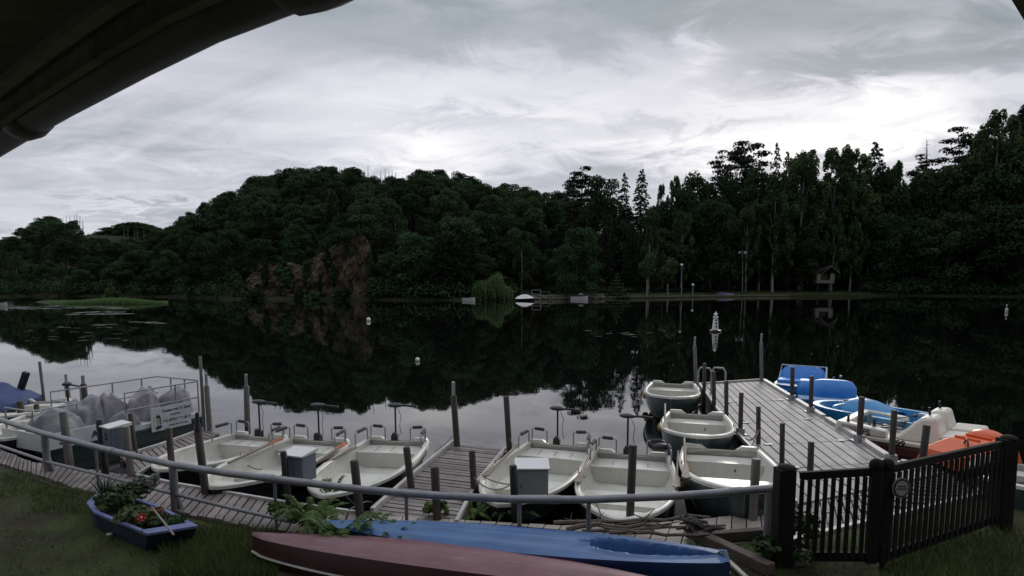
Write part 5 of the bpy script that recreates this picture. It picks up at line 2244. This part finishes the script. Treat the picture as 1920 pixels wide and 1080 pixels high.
    mb.prism([(-1.44, .97, .30), (-.45, .97, .30), (-.45, .97, .46), (-1.40, .97, .54)], (0, -.22, 0))
    mb.prism([(-1.44, -.74, .30), (-1.44, .74, .30), (-1.40, .74, .53), (-1.40, -.74, .53)], (.2, 0, 0))
    hl = mb.build('deck', cream_gel, t, local=True, bevel=.03)
    for sg in (-1, 1):
        mb = MB()
        # tapering console with the seat hollow
        y = sg * .48
        b_ = [(-.35, y - .40, .30), (.50, y - .40, .30), (.50, y + .40, .30), (-.35, y + .40, .30)]
        tp = [(.10, y - .28, .80), (.36, y - .28, .83), (.36, y + .28, .83), (.10, y + .28, .80)]
        mb.add(b_ + tp, [(3, 2, 1, 0), (4, 5, 6, 7), (0, 1, 5, 4), (1, 2, 6, 5), (2, 3, 7, 6), (3, 0, 4, 7)])
        mb.build('seat_back', cream_gel, t, local=True, bevel=.06)
        MB().prism([(.45, y - .36, .30), (1.05, y - .36, .30), (1.0, y - .36, .52), (.45, y - .36, .50)], (0, .72, 0)).build('seat', cream_gel, t, local=True, bevel=.05)
        MB().ell((-.20, y - .2, .62), .05, .05, .04).tube([(-.2, y - .2, .62), (-.62, y - .1, .48)], .012, 6).build('pedal', black_pl, t, local=True)
        MB().tube([(.18, y + .1, .78), (.16, y + .1, .96)], .025, 7).build('hand_grip', black_pl, t, local=True)
    MB().box((.23, 0, .48), (.22, .34, .36)).build('centre_console', cream_gel, t, local=True, bevel=.05)
    for x, y in ((-1.2, -.86), (-.7, -.86), (-.6, .3)):
        MB().lathe([(.05, 0), (.03, .03), (.025, .14), (.035, .16), (.01, .18)], (x, y, .50), 10).build('bollard', black_pl, t, local=True)
    MB().tube([(-.9, -.2, .42), (-.2, -.3, .60), (.35, -.62, .55)], .012, 6).build('steering_rod', black_pl, t, local=True)
    MB().tube([(.35, -.70, .36), (.36, -.70, .58)], .018, 7).lathe([(.05, 0), (.02, .05)], (.35, -.70, .31), 8).build('lever', black_pl, t, local=True)
    MB().bar((-.75, .05, .38), (-.35, -.15, .38), .10, .03).bar((-.70, -.25, .38), (-.40, .20, .38), .07, .03).build('pedal_crank', black_pl, t, local=True)
    i = ROOTM[t.name]
    ex, nn = i.to_3x3() @ V((1, 0, 0)), V((0, 0, 1))
    text('number', 'FS', .17, i @ V((-.90, -.972, .32)), ex, nn, ink, hl, .006, bold=.004)
    text('number', '099', .17, i @ V((-.35, -.982, .20)), ex, nn, ink, hl, .006, bold=.004)
    mb = MB()
    for r_ in range(3):
        for k in range(6):
            x = -1.28 + k * .05 + r_ * .006
            mb.box((x, -.9745, .47 - r_ * .035 - k * .004), (.036, .004, .018))
    mb.build('small_print', ink_g, hl, local=True)
    # orange
    t = pb_root(1812, 876, R(24), 'pedal_boat', 'orange red pedal boat with a ridged cover and a black handle behind the gate')
    MB().prism([(-.9, -.62, -.1), (1.1, -.62, -.1), (1.1, .62, -.1), (-.9, .62, -.1)], (0, 0, .22)).build('float', panel_w, t, local=True, bevel=.05)
    mb = MB()
    b_ = [(-1.0, -.68, .12), (1.15, -.68, .12), (1.15, .68, .12), (-1.0, .68, .12)]
    mid = [(-.88, -.60, .42), (1.05, -.60, .42), (1.05, .60, .42), (-.88, .60, .42)]
    tp = [(-.30, -.34, .62), (.95, -.40, .60), (.95, .40, .60), (-.30, .34, .62)]
    mb.add(b_ + mid, [(3, 2, 1, 0), (0, 1, 5, 4), (1, 2, 6, 5), (2, 3, 7, 6), (3, 0, 4, 7)])
    mb.add(mid + tp, [(0, 1, 5, 4), (1, 2, 6, 5), (2, 3, 7, 6), (3, 0, 4, 7), (4, 5, 6, 7)])
    hl = mb.build('cover', pb_orange, t, local=True, bevel=.04)
    mb = MB()
    for x in (-.05, .42):
        mb.box((x, 0, .635), (.05, .60, .05))
    mb.build('ridge', pb_orange, hl, local=True, bevel=.015)
    MB().ell((.85, .05, .58), .34, .42, .16).build('hump', pb_orange, t, local=True, smooth=60)
    MB().tube([(-.62, -.36, .50), (-.60, -.32, .66), (-.46, -.20, .70), (-.38, -.12, .60)], .022, 8).build('handle', black_pl, t, local=True, smooth=60)
    t.scale = (.74, .74, .95)


pedal_boats()


# ------------------------------------------------------------------ far boats and floats
def far_boat(px, py, w, label, cover=None, hull=white_p, h=.45, name='moored_boat', cm=None, canopy=0):
    c = P(px, py, 0)
    c.z = 0
    L = w / F * c.y
    t = thing(name, label, 'boat', c)
    rows = []
    for k in range(9):
        f = k / 8
        hb = .8 * math.sin(math.pi * min(.97, .25 + .72 * (1 - f) if f > .5 else .62)) if f > .5 else .8
        x = -L / 2 + L * f
        zz = h + .15 * f * f
        rows.append([V((x, -hb, zz)), V((x, -hb * .75, .0)), V((x, 0, -.15)), V((x, hb * .75, 0)), V((x, hb, zz))])
    mb = MB().grid(rows)
    for r in (rows[0],):
        mb.add(r, [tuple(range(5))])
    mb.build('hull', hull, t, local=True)
    mb = MB()
    rr = []
    for k in range(9):
        f = k / 8
        rdg = (cover or .06) * math.sin(math.pi * min(1, .08 + f * .9)) if cover else .03
        a, b = rows[k][0], rows[k][4]
        rr.append([a + V((0, -.02, .01)), V((a.x, 0, a.z + rdg)), b + V((0, .02, .01))])
    mb.grid(rr, True)
    mb.build('cover' if cover else 'deck', cm or hull, t, local=True)
    if canopy:
        MB().box((.2, 0, h + .25), (L * .3, 1.0, .3)).build('cabin', black_pl, t, local=True, bevel=.08)
        MB().prism([(-L * .05, -.5, h + .4), (L * .25, -.5, h + .4), (L * .18, -.5, h + .75), (0, -.5, h + .75)], (0, 1, 0)).build('windscreen', galv, t, local=True)
    return t


def far_boats():
    far_boat(984, 563.5, 34, 'boat under a peaked white tarpaulin right of the willow', .85, hull_black, .35, cm=white_p)
    far_boat(879, 564.5, 24, 'small white boat just left of the willow', None, white_p, .5)
    far_boat(1086, 562, 32, 'white motorboat with a dark windscreen at the stone bank', None, white_p, .6, canopy=1, cm=white_p)
    far_boat(1283, 555.5, 30, 'dark low boat at the quay under the tall lamp', .2, hull_black, .35, cm=hull_black)
    far_boat(1356, 556.5, 36, 'white boat with a violet cover at the quay on the right', .45, white_p, .6, cm=purple)
    far_boat(12, 574, 14, 'tiny white boat at the far left shore', None, white_p, .5)
    # model lighthouse
    c = P(1341, 622, 0)
    c.z = 0
    t = thing('model_lighthouse', 'small white model lighthouse with dark windows floating on the lake', 'model lighthouse', c)
    MB().lathe([(.42, -.15), (.42, .12), (.30, .14)], (0, 0, 0), 12).build('float', hull_black, t, local=True)
    k = 1.42 / 1.58
    MB().lathe([(.23, .14), (.17, .92 * k), (.13, 1.1 * k), (.13, 1.12 * k)], (0, 0, 0), 16).build('tower', white_p, t, local=True, smooth=40)
    MB().lathe([(.19, 1.125 * k), (.19, 1.2 * k)], (0, 0, 0), 14).build('gallery', white_p, t, local=True)
    MB().lathe([(.11, 1.205 * k), (.11, 1.38 * k)], (0, 0, 0), 10).build('lantern', panel_w, t, local=True)
    MB().lathe([(.16, 1.385 * k), (.03, 1.55 * k), (.03, 1.62 * k)], (0, 0, 0), 10).build('roof', white_p, t, local=True)
    for z in (.42, .68, .92):
        MB().box((0, -.215 + z * .075, z * k), (.12, .06, .13)).build('window', ink, t, local=True)
    for px, py, r, lab in ((691, 602, .22, 'small white buoy on the water in front of the cliff reflection'), (783, 677, .11, 'tiny white buoy nearer on the dark water left of centre')):
        c = P(px, py, 0)
        o = MB().ell((c.x, c.y, r * .55), r * .9, r * .9, r, 12, 8).build('small_buoy', white_p, smooth=60)
        tag(o, lab, 'buoy')
    c = P(1887, 585, 0)
    t = thing('marker_buoy', 'pale marker buoy with a white top on the dark water at the right', 'buoy', (c.x, c.y, 0))
    MB().lathe([(.3, -.1), (.34, .2), (.3, .8), (.1, 1.0)], (0, 0, 0), 12).build('body', trim_w, t, local=True, smooth=50)
    MB().tube([(0, 0, 1.0), (0, 0, 1.5)], .04, 6).ell((0, 0, 1.6), .14, .14, .18).build('top_mark', white_p, t, local=True)
    t.scale = (.5, .5, .5)


far_boats()

# ------------------------------------------------------------------ kayaks on the bank
def kayaks():
    # red, keel up
    a, b = P(474, 1003, .66), P(1300, 1112, .60)
    ax = b - a
    L = ax.xy.length
    ang = math.atan2(ax.y, ax.x)
    t = thing('kayak', 'dull red wooden kayak lying keel up on the bank in the foreground', 'kayak', (a.x, a.y, .40), ang)
    top, side, strip = [], [], []
    N = 28
    for i in range(N + 1):
        f = i / N
        hb = .36 * max(0.0, math.sin(math.pi * min(1, max(0, f)))) ** .62 + .012
        zt = .25 + .035 * math.sin(math.pi * f) + .02 * (1 - f)
        x = L * f
        flat = hb * .80
        top.append([V((x, flat, zt - .012)), V((x, flat * .5, zt + .015)), V((x, 0, zt + .028)), V((x, -flat * .5, zt + .015)), V((x, -flat, zt - .012))])
        e = .06 * (1 if 0 < i < N else .4)
        side.append((V((x, -flat, zt - .012)), V((x, -hb, .10)), V((x, -hb * .96, -.02)), V((x, flat, zt - .012)), V((x, hb, .10)), V((x, hb * .96, -.02))))
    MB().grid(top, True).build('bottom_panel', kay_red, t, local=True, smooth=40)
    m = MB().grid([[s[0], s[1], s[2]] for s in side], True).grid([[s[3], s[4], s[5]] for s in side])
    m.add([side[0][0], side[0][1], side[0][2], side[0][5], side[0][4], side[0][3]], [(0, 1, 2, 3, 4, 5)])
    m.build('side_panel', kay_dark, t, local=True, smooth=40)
    MB().tube([s[1] + V((0, -.012, -.02)) for s in side], .014, 5).build('rub_strip', trim_w, t, local=True)
    # blue, deck up with a long cockpit
    a, b = P(588, 979, .66), P(1366, 1046, .70)
    ax = b - a
    L = ax.xy.length
    ang = math.atan2(ax.y, ax.x)
    t = thing('kayak', 'blue plastic kayak with a long sunken cockpit lying behind the red kayak', 'kayak', (a.x, a.y, .40), ang)
    rows, low = [], []
    N = 110
    for i in range(N + 1):
        f = i / N
        hb = .34 * (math.sin(math.pi / 2 * min(1, f * 1.9)) ** .75 if f < .55 else 1 - .62 * ((f - .55) / .45) ** 2.4) + .01
        x = L * f
        zt = .27 + .04 * f
        crown = .055 * math.sin(math.pi * min(.95, f + .1))
        row = []
        for k in range(41):
            g = k / 20 - 1
            z = zt + crown * (1 - g * g)
            if .68 < f < .985:
                ck = .50 * max(0.0, math.sin(math.pi * min(1, max(0, (f - .70) / .265)) ** .8)) ** .45
                dd = (ck + .06 - abs(g)) / .24
                q = min(1, max(0, dd))
                z -= .19 * q * q * (3 - 2 * q)
                if -1 < dd < 0:
                    z += .016 * (1 + dd)
            elif .10 < f:
                z += .012 * math.cos(g * math.pi * 3) * math.sin(math.pi * (f - .1) / .58)
            row.append(V((x, -g * hb, z)))
        rows.append(row)
        low.append((V((x, hb, zt)), V((x, hb * 1.02, zt - .05)), V((x, hb * .82, .0)), V((x, -hb, zt)), V((x, -hb * 1.02, zt - .05)), V((x, -hb * .82, .0))))
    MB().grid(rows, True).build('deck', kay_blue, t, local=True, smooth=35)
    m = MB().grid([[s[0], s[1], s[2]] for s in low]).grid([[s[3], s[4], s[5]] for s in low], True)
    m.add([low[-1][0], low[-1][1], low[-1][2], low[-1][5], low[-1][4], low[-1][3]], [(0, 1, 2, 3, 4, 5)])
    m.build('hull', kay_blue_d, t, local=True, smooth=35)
    MB().bar((L + .002, -.09, .17), (L + .002, .09, .17), .02, .02).build('end_handle', kay_blue_d, t, local=True)


kayaks()


# ------------------------------------------------------------------ plants
def frond(vs, fs, base, az, length, rise, droop, wid, rs):
    "a fern frond: a curved midrib with two rows of tapering leaflets"
    n = 15
    d = V((math.cos(az), math.sin(az), 0))
    s = V((-d.y, d.x, 0))
    prev = V(base)
    for i in range(n):
        f = (i + 1) / n
        p = V(base) + d * (length * f) + V((0, 0, rise * math.sin(min(1.57, f * 1.9)) - droop * f * f))
        w = wid * math.sin(math.pi * min(1, .18 + f * .8)) ** .8
        k = len(vs)
        vs += [prev + s * .003, p + s * .002, p - s * .002, prev - s * .003]
        fs.append((k, k + 1, k + 2, k + 3))
        for sg in (-1, 1):
            k = len(vs)
            tip = p + s * (sg * w) + d * (w * .35) + V((0, 0, -w * .22 + rs.uniform(-.01, .01)))
            st = (p - prev) * .42
            mid = p.lerp(tip, .5)
            vs += [p - st, mid - st * .9, tip, mid + st * .9, p + st]
            fs.append((k, k + 1, k + 2, k + 3, k + 4))
        prev = p


def fern(px, py, z, n, length, label, seed, m=None, name='fern', rise=.35):
    rs = random.Random(seed)
    c = P(px, py, z)
    vs, fs = [], []
    for i in range(n):
        az = 6.283 * i / n + rs.uniform(-.3, .3)
        k = rs.uniform(.65, 1.1)
        frond(vs, fs, c + V((rs.uniform(-.05, .05), rs.uniform(-.05, .05), 0)), az, length * k, rise * rs.uniform(.6, 1.25), rs.uniform(.02, .22), length * .2 * k, rs)
    mb = MB()
    mb.v, mb.f = [tuple(v) for v in vs], fs
    tag(mb.build(name, m or green_near), label, 'fern')


def leafy(px, py, z, n, w, h, size, label, seed, m, name='leafy_plant'):
    c = P(px, py, z)
    rs = np.random.RandomState(seed)
    lb = [(c.x + rs.uniform(-w, w) * .5, c.y + rs.uniform(-w, w) * .35, c.z + h * rs.uniform(.25, .8), w * .22, w * .2, h * .25) for _ in range(8)]
    v, f = leafcloud(lb, n, size, rs=rs, inner=.2)
    o = bpy.data.objects.new(name, mesh_np(name, [(v, f, m)]))
    COL.objects.link(o)
    return tag(o, label, 'plant')


def plants():
    fern(582, 990, .40, 17, .46, 'green fern at the end of the walkway beside the tip of the blue kayak', 1, rise=.36)
    fern(636, 1024, .42, 20, .48, 'large bright fern growing between the red and the blue kayak', 2, rise=.40)
    fern(682, 1024, .42, 14, .40, 'fern with pale tips hanging over the left end of the blue kayak', 3)
    fern(716, 1028, .42, 13, .34, 'dark fern lying against the side of the blue kayak', 4, green_dark, rise=.30)
    fern(742, 1036, .42, 10, .24, 'small fern in the gap between the two kayaks', 5, rise=.30)
    fern(618, 945, .15, 11, .36, 'small fern at the water between the second and third electric boats', 6)
    fern(893, 968, .2, 12, .42, 'fern at the water between the middle pier and the boat beside it', 7, rise=.25)
    fern(958, 972, .2, 9, .38, 'low fern under the bow of the boat right of the middle pier', 8, green_dark, rise=.2)
    fern(1318, 1078, .42, 9, .30, 'fern in front of the blunt end of the blue kayak', 9, green_dark, rise=.3)
    leafy(1470, 1056, .42, 260, .5, .28, .07, 'low weeds at the foot of the left gate post', 10, green_dark)
    leafy(1496, 1010, .42, 500, .45, .45, .07, 'dark weeds behind the left gate leaf', 11, green_dark)
    leafy(818, 968, .35, 150, .25, .25, .07, 'weeds at the foot of the post on the middle pier', 12, green_near)
    leafy(545, 988, .35, 260, .4, .35, .07, 'weeds growing through the walkway left of the ferns', 13, green_near)
    # branch heap
    rs = random.Random(21)
    specs = [((1040, 982), (1330, 968), .022, 'long pale branch lying across the pale planks, tip pointing right'),
             ((1060, 990), (1260, 985), .030, 'dark branch beneath the long pale branch'),
             ((1090, 996), (1360, 985), .020, 'thin branch lying nearest the blue kayak'),
             ((1140, 1000), (1330, 1004), .024, 'straight dark branch along the edge of the blue kayak'),
             ((1050, 976), (1200, 998), .018, 'thin branch crossing the heap at its left end')]
    for (a, b, r, lab) in specs:
        p, q = P(*a, .46), P(*b, .50)
        pts = [p.lerp(q, k / 7) + V((rs.uniform(-.02, .02), rs.uniform(-.03, .03), rs.uniform(-.02, .03))) for k in range(8)]
        mb = MB().tube(pts, [r * (1.1 - .06 * k) for k in range(8)], 6)
        for j in range(4):
            s_ = pts[rs.randint(1, 6)]
            mb.tube([s_, s_ + V((rs.uniform(-.25, .3), rs.uniform(-.12, .12), rs.uniform(0, .12)))], [r * .5, r * .2], 5)
        tag(mb.build('branch', branch_m), lab, 'branch', 'heap of branches on the planks')
    # gnarled root
    c = P(1312, 1000, .42)
    mb = MB()
    for j in range(11):
        an = rs.uniform(0, 6.28)
        p = c + V((rs.uniform(-.12, .12), rs.uniform(-.08, .08), rs.uniform(0, .1)))
        pts = [p]
        for k in range(4):
            pts.append(pts[-1] + V((math.cos(an) * .09, math.sin(an) * .06, rs.uniform(-.03, .07))))
            an += rs.uniform(-.7, .7)
        mb.tube(pts, [.045, .04, .03, .022, .01], 6)
    tag(mb.build('driftwood_root', mat('dark root', (.03, .026, .022), .9, (.06, .05, .042), 8, bump=.5)), 'dark gnarled root lying over the branches by the blue kayak', 'root')
    for (a, b, lab) in [((590, 905), (640, 948), 'thin bare twig rising at the water left of the third electric boat'), ((655, 955), (700, 942), 'thin curved stick at the water before the middle pier')]:
        p, q = P(*a, .45), P(*b, .1)
        mb = MB().tube([p, p.lerp(q, .5) + V((.05, 0, .06)), q], .012, 5)
        for j in range(3):
            s_ = p.lerp(q, rs.uniform(.2, .7))
            mb.tube([s_, s_ + V((rs.uniform(-.2, .2), 0, rs.uniform(.05, .2)))], .006, 4)
        tag(mb.build('twig', branch_m), lab, 'twig')


plants()


def planter():
    zr = .60
    rim = [P(164, 946, zr), P(178, 964, zr), P(276, 1004, zr), P(369, 989, zr), P(306, 955, zr), P(230, 928, zr), P(186, 926, zr)]
    c = sum(rim, V()) / len(rim)
    c.z = .40
    t = thing('boat_planter', 'dark blue boat shaped flower planter on the bank at lower left', 'planter', c)
    base = [V((c.x + (p.x - c.x) * .86, c.y + (p.y - c.y) * .86, .36)) for p in rim]
    mb = MB()
    n = len(rim)
    mb.add([V((p.x, p.y, zr - .02)) for p in rim] + base, [(i, (i + 1) % n, n + (i + 1) % n, n + i) for i in range(n)])
    mb.build('side_boards', planter_b, t)
    mb = MB()
    out = [V((c.x + (p.x - c.x) * 1.02, c.y + (p.y - c.y) * 1.02, zr)) for p in rim]
    inn = [V((c.x + (p.x - c.x) * .86, c.y + (p.y - c.y) * .86, zr)) for p in rim]
    for i in range(n):
        j = (i + 1) % n
        mb.prism([out[i], out[j], inn[j], inn[i]], (0, 0, .028))
    mb.build('rim_board', planter_l, t)
    mb = MB()
    mb.add([V((p.x, p.y, zr - .05)) for p in inn], [tuple(range(n))])
    mb.build('potting_soil', soil, t)
    # plants in it
    rs = random.Random(31)
    p0 = P(196, 938, zr - .05)
    vs, fs = [], []
    for i in range(46):
        az = rs.uniform(0, 6.28)
        l = rs.uniform(.22, .46)
        d = V((math.cos(az), math.sin(az), 0))
        s = V((-d.y, d.x, 0))
        sp = rs.uniform(.25, .9)
        prev = p0 + d * .02
        pw = .012
        for k in range(5):
            f = (k + 1) / 5
            q = p0 + d * (l * sp * f) + V((0, 0, l * (1.15 * f - .55 * sp * f * f)))
            w = .014 * (1 - f) + .001
            b = len(vs)
            vs += [prev + s * pw, prev - s * pw, q - s * w, q + s * w]
            fs.append((b, b + 1, b + 2, b + 3))
            prev, pw = q, w
    mb = MB()
    mb.v, mb.f = [tuple(v) for v in vs], fs
    tag(mb.build('spiky_plant', mat('spiky leaves', (.02, .04, .022), .6, (.04, .07, .035), 5)), 'dark spiky leaved plant at the bow of the boat planter', 'plant')

    def clump(px, py, n, w, h, size, label, seed, m):
        p = P(px, py, zr - .04)
        r2 = np.random.RandomState(seed)
        lb = [(p.x + r2.uniform(-w, w) * .32, p.y + r2.uniform(-w, w) * .24, p.z + h * r2.uniform(.2, .75), w * .22, w * .2, h * .3) for _ in range(9)]
        lb.append((p.x, p.y, p.z + h * .4, w * .36, w * .28, h * .36))
        v, f = leafcloud(lb, n, size, rs=r2, inner=.2)
        o = bpy.data.objects.new('leafy_plant', mesh_np('leafy_plant', [(v, f, m)]))
        COL.objects.link(o)
        tag(o, label, 'plant')
    clump(225, 955, 700, .55, .30, .05, 'dense dark green plant left of the red flower in the boat planter', 41, green_dark)
    clump(258, 980, 700, .55, .20, .05, 'bright green plant around the red flower in the boat planter', 42, mat('planter leaves bright', (.05, .085, .02), .6, (.085, .13, .04), 4, trans=.25, island=.3))
    clump(310, 984, 520, .55, .12, .05, 'low plant at the square end of the boat planter', 43, green_dark)
    clump(272, 935, 520, .34, .36, .045, 'silver grey leaved plant at the back of the boat planter', 44, green_grey)
    clump(245, 940, 420, .4, .30, .045, 'dark bushy plant behind the red flower in the boat planter', 45, green_dark)
    # red flower
    p = P(265, 970, .80)
    t2 = thing('red_flower', 'single red flower with a pale centre in the boat planter', 'flower', p)
    MB().tube([p - V((0, 0, .18)), p], .004, 5).build('stem', green_dark, t2)
    mb = MB()
    up = (V((0, 0, CZ)) - p).normalized()
    ux = up.cross(V((0, 0, 1))).normalized()
    uy = ux.cross(up)
    for k in range(6):
        a = 6.283 * k / 6
        d = ux * math.cos(a) + uy * math.sin(a)
        s = ux * -math.sin(a) + uy * math.cos(a)
        mb.add([p, p + d * .03 + s * .022 + up * .01, p + d * .058, p + d * .03 - s * .022 + up * .01], [(0, 1, 2, 3)])
    mb.build('petals', petal, t2)
    MB().ell(p + up * .008, .011, .011, .011, 8, 6).build('centre', white_p, t2)
    # terracotta pot and stick
    p = P(296, 976, zr - .03)
    tag(MB().lathe([(.05, 0), (.075, .13), (.08, .13), (.08, .155), (.06, .155), (.05, .06)], p, 14).build('clay_pot', mat('clay', (.16, .065, .045), .8, (.2, .09, .06), 8)), 'broken clay pot standing in the boat planter', 'flower pot')
    a, b = P(284, 950, .92), P(326, 1003, .68)
    tag(MB().tube([a, b], [.010, .013], 6).build('wooden_stick', wood_pale), 'pale wooden stick lying across the rim of the boat planter', 'stick')
    q = P(205, 1002, .42)
    tag(MB().ell(q, .04, .03, .02, 9, 6).build('pebble', trim_w), 'pale pebble on the ground beside the boat planter', 'pebble')


planter()


def grass():
    rs = np.random.RandomState(51)
    vs, fs = [], []
    zones = []
    for i in range(15000):
        r = rs.rand()
        if r < .40:
            px, py = rs.uniform(300, 520), rs.uniform(990, 1085)
        elif r < .52:
            px, py = rs.uniform(0, 170), rs.uniform(885, 930)
        elif r < .70:
            px, py = rs.uniform(1660, 1930), rs.uniform(985, 1090)
        elif r < .80:
            px, py = rs.uniform(60, 180), rs.uniform(915, 960)
        elif r < .9:
            px, py = rs.uniform(0, 480), rs.uniform(930, 1090)
        else:
            px, py = rs.uniform(1300, 1900), rs.uniform(1015, 1090)
        c = P(px, py, .40)
        if c.y > interp(c.x, BK) - .15:
            continue
        h = rs.uniform(.03, .11) * (1.35 if px > 1650 or 300 < px < 520 else .8)
        a = rs.rand() * 3.14
        w = rs.uniform(.003, .007)
        l = rs.normal(size=2) * .04
        k = len(vs)
        vs += [(c.x - math.cos(a) * w, c.y - math.sin(a) * w, .385), (c.x + math.cos(a) * w, c.y + math.sin(a) * w, .385), (c.x + l[0], c.y + l[1], .39 + h)]
        fs.append((k, k + 1, k + 2))
    o = bpy.data.objects.new('grass', mesh_np('grass', [(np.array(vs), fs, grass_m)]))
    COL.objects.link(o)
    tag(o, 'short patchy grass on the dark bank', 'grass')
    o['kind'] = 'stuff'


grass()


# ------------------------------------------------------------------ boathouse whose eaves hang over the view
def boathouse():
    zg = CZ + .55
    pix = [(-200, 418), (-60, 328), (60, 256), (150, 205), (300, 126), (430, 62), (560, 12), (690, -34), (900, -110)]
    line = [P(x, y, zg) for x, y in pix]
    t = thing('boathouse', 'dark boathouse eaves with a round zinc gutter overhanging the view at the top left', 'boathouse', (0, -1.5, .4))
    r = .062
    out = []
    for i, p in enumerate(line):
        d = (line[min(i + 1, len(line) - 1)] - line[max(0, i - 1)]).normalized()
        nrm = V((d.y, -d.x, 0))
        if nrm.y > 0:
            nrm = -nrm
        out.append((p, nrm))
    cl = [p + n * r + V((0, 0, r * .35)) for p, n in out]
    MB().tube(cl, r, 14).build('gutter', gutter_m, t, smooth=60)
    # joint sleeves
    for px, py in ((88, 238), (640, -14)):
        c = P(px, py, zg)
        best = min(range(len(cl) - 1), key=lambda i: (cl[i].lerp(cl[i + 1], .5) - c).length)
        d = (cl[best + 1] - cl[best]).normalized()
        k = max(0, min(1, (c - cl[best]).dot(d) / (cl[best + 1] - cl[best]).length))
        q = cl[best].lerp(cl[best + 1], k)
        MB().tube([q - d * .075, q - d * .06, q - d * .02, q + d * .02, q + d * .06, q + d * .075], [r + .002, r + .009, r + .012, r + .012, r + .009, r + .002], 14).build('gutter_joint', gutter_m, t, smooth=60)
    # fascia and soffit
    inner = [p + n * (2 * r + .012) for p, n in out]
    MBf = MB()
    for a, b in zip(inner, inner[1:]):
        MBf.bar(a + V((0, 0, .05)), b + V((0, 0, .05)), .022, .14)
    MBf.build('fascia_board', soffit_m, t)
    i2 = [p + n * (2 * r + .035) + V((0, 0, .0)) for p, n in out]
    zs = zg + .03
    e0, e1 = P(1893, -6, zg + .03), P(1926, 48, zg + .03)
    ext = e1 + (e1 - e0).normalized() * 3.0
    poly = [V((p.x, p.y, zs)) for p in i2] + [V((-.02, .75, zs)), V((.95, 1.0, zs)), V((e0.x, e0.y, zs)), V((ext.x, ext.y, zs)), V((6, 2.0, zs)), V((6, -3, zs)), V((-8, -3, zs)), V((-8, i2[0].y, zs))]
    MB().prism(poly, (0, 0, .04)).build('soffit', soffit_m, t)
    MB().prism([p + V((0, 0, .05)) for p in poly], (0, 0, .10)).build('roof_covering', rooft, t)
    # batten along the soffit edge
    m = MB()
    for a, b in zip(i2[1:], i2[2:]):
        na = V((0, 0, -.012))
        m.bar(a + out[1][1] * .07 + na, b + out[1][1] * .07 + na, .03, .02)
    m.build('batten', soffit_m, t)
    MB().box((0, -1.6, 2.2), (14, .2, 3.66)).build('wall', soffit_m, t)


boathouse()

for o in SC.objects:
    if o.type == 'MESH' and o.parent is None and 'label' not in o and o.get('kind') != 'structure':
        print('UNLABELLED', o.name)
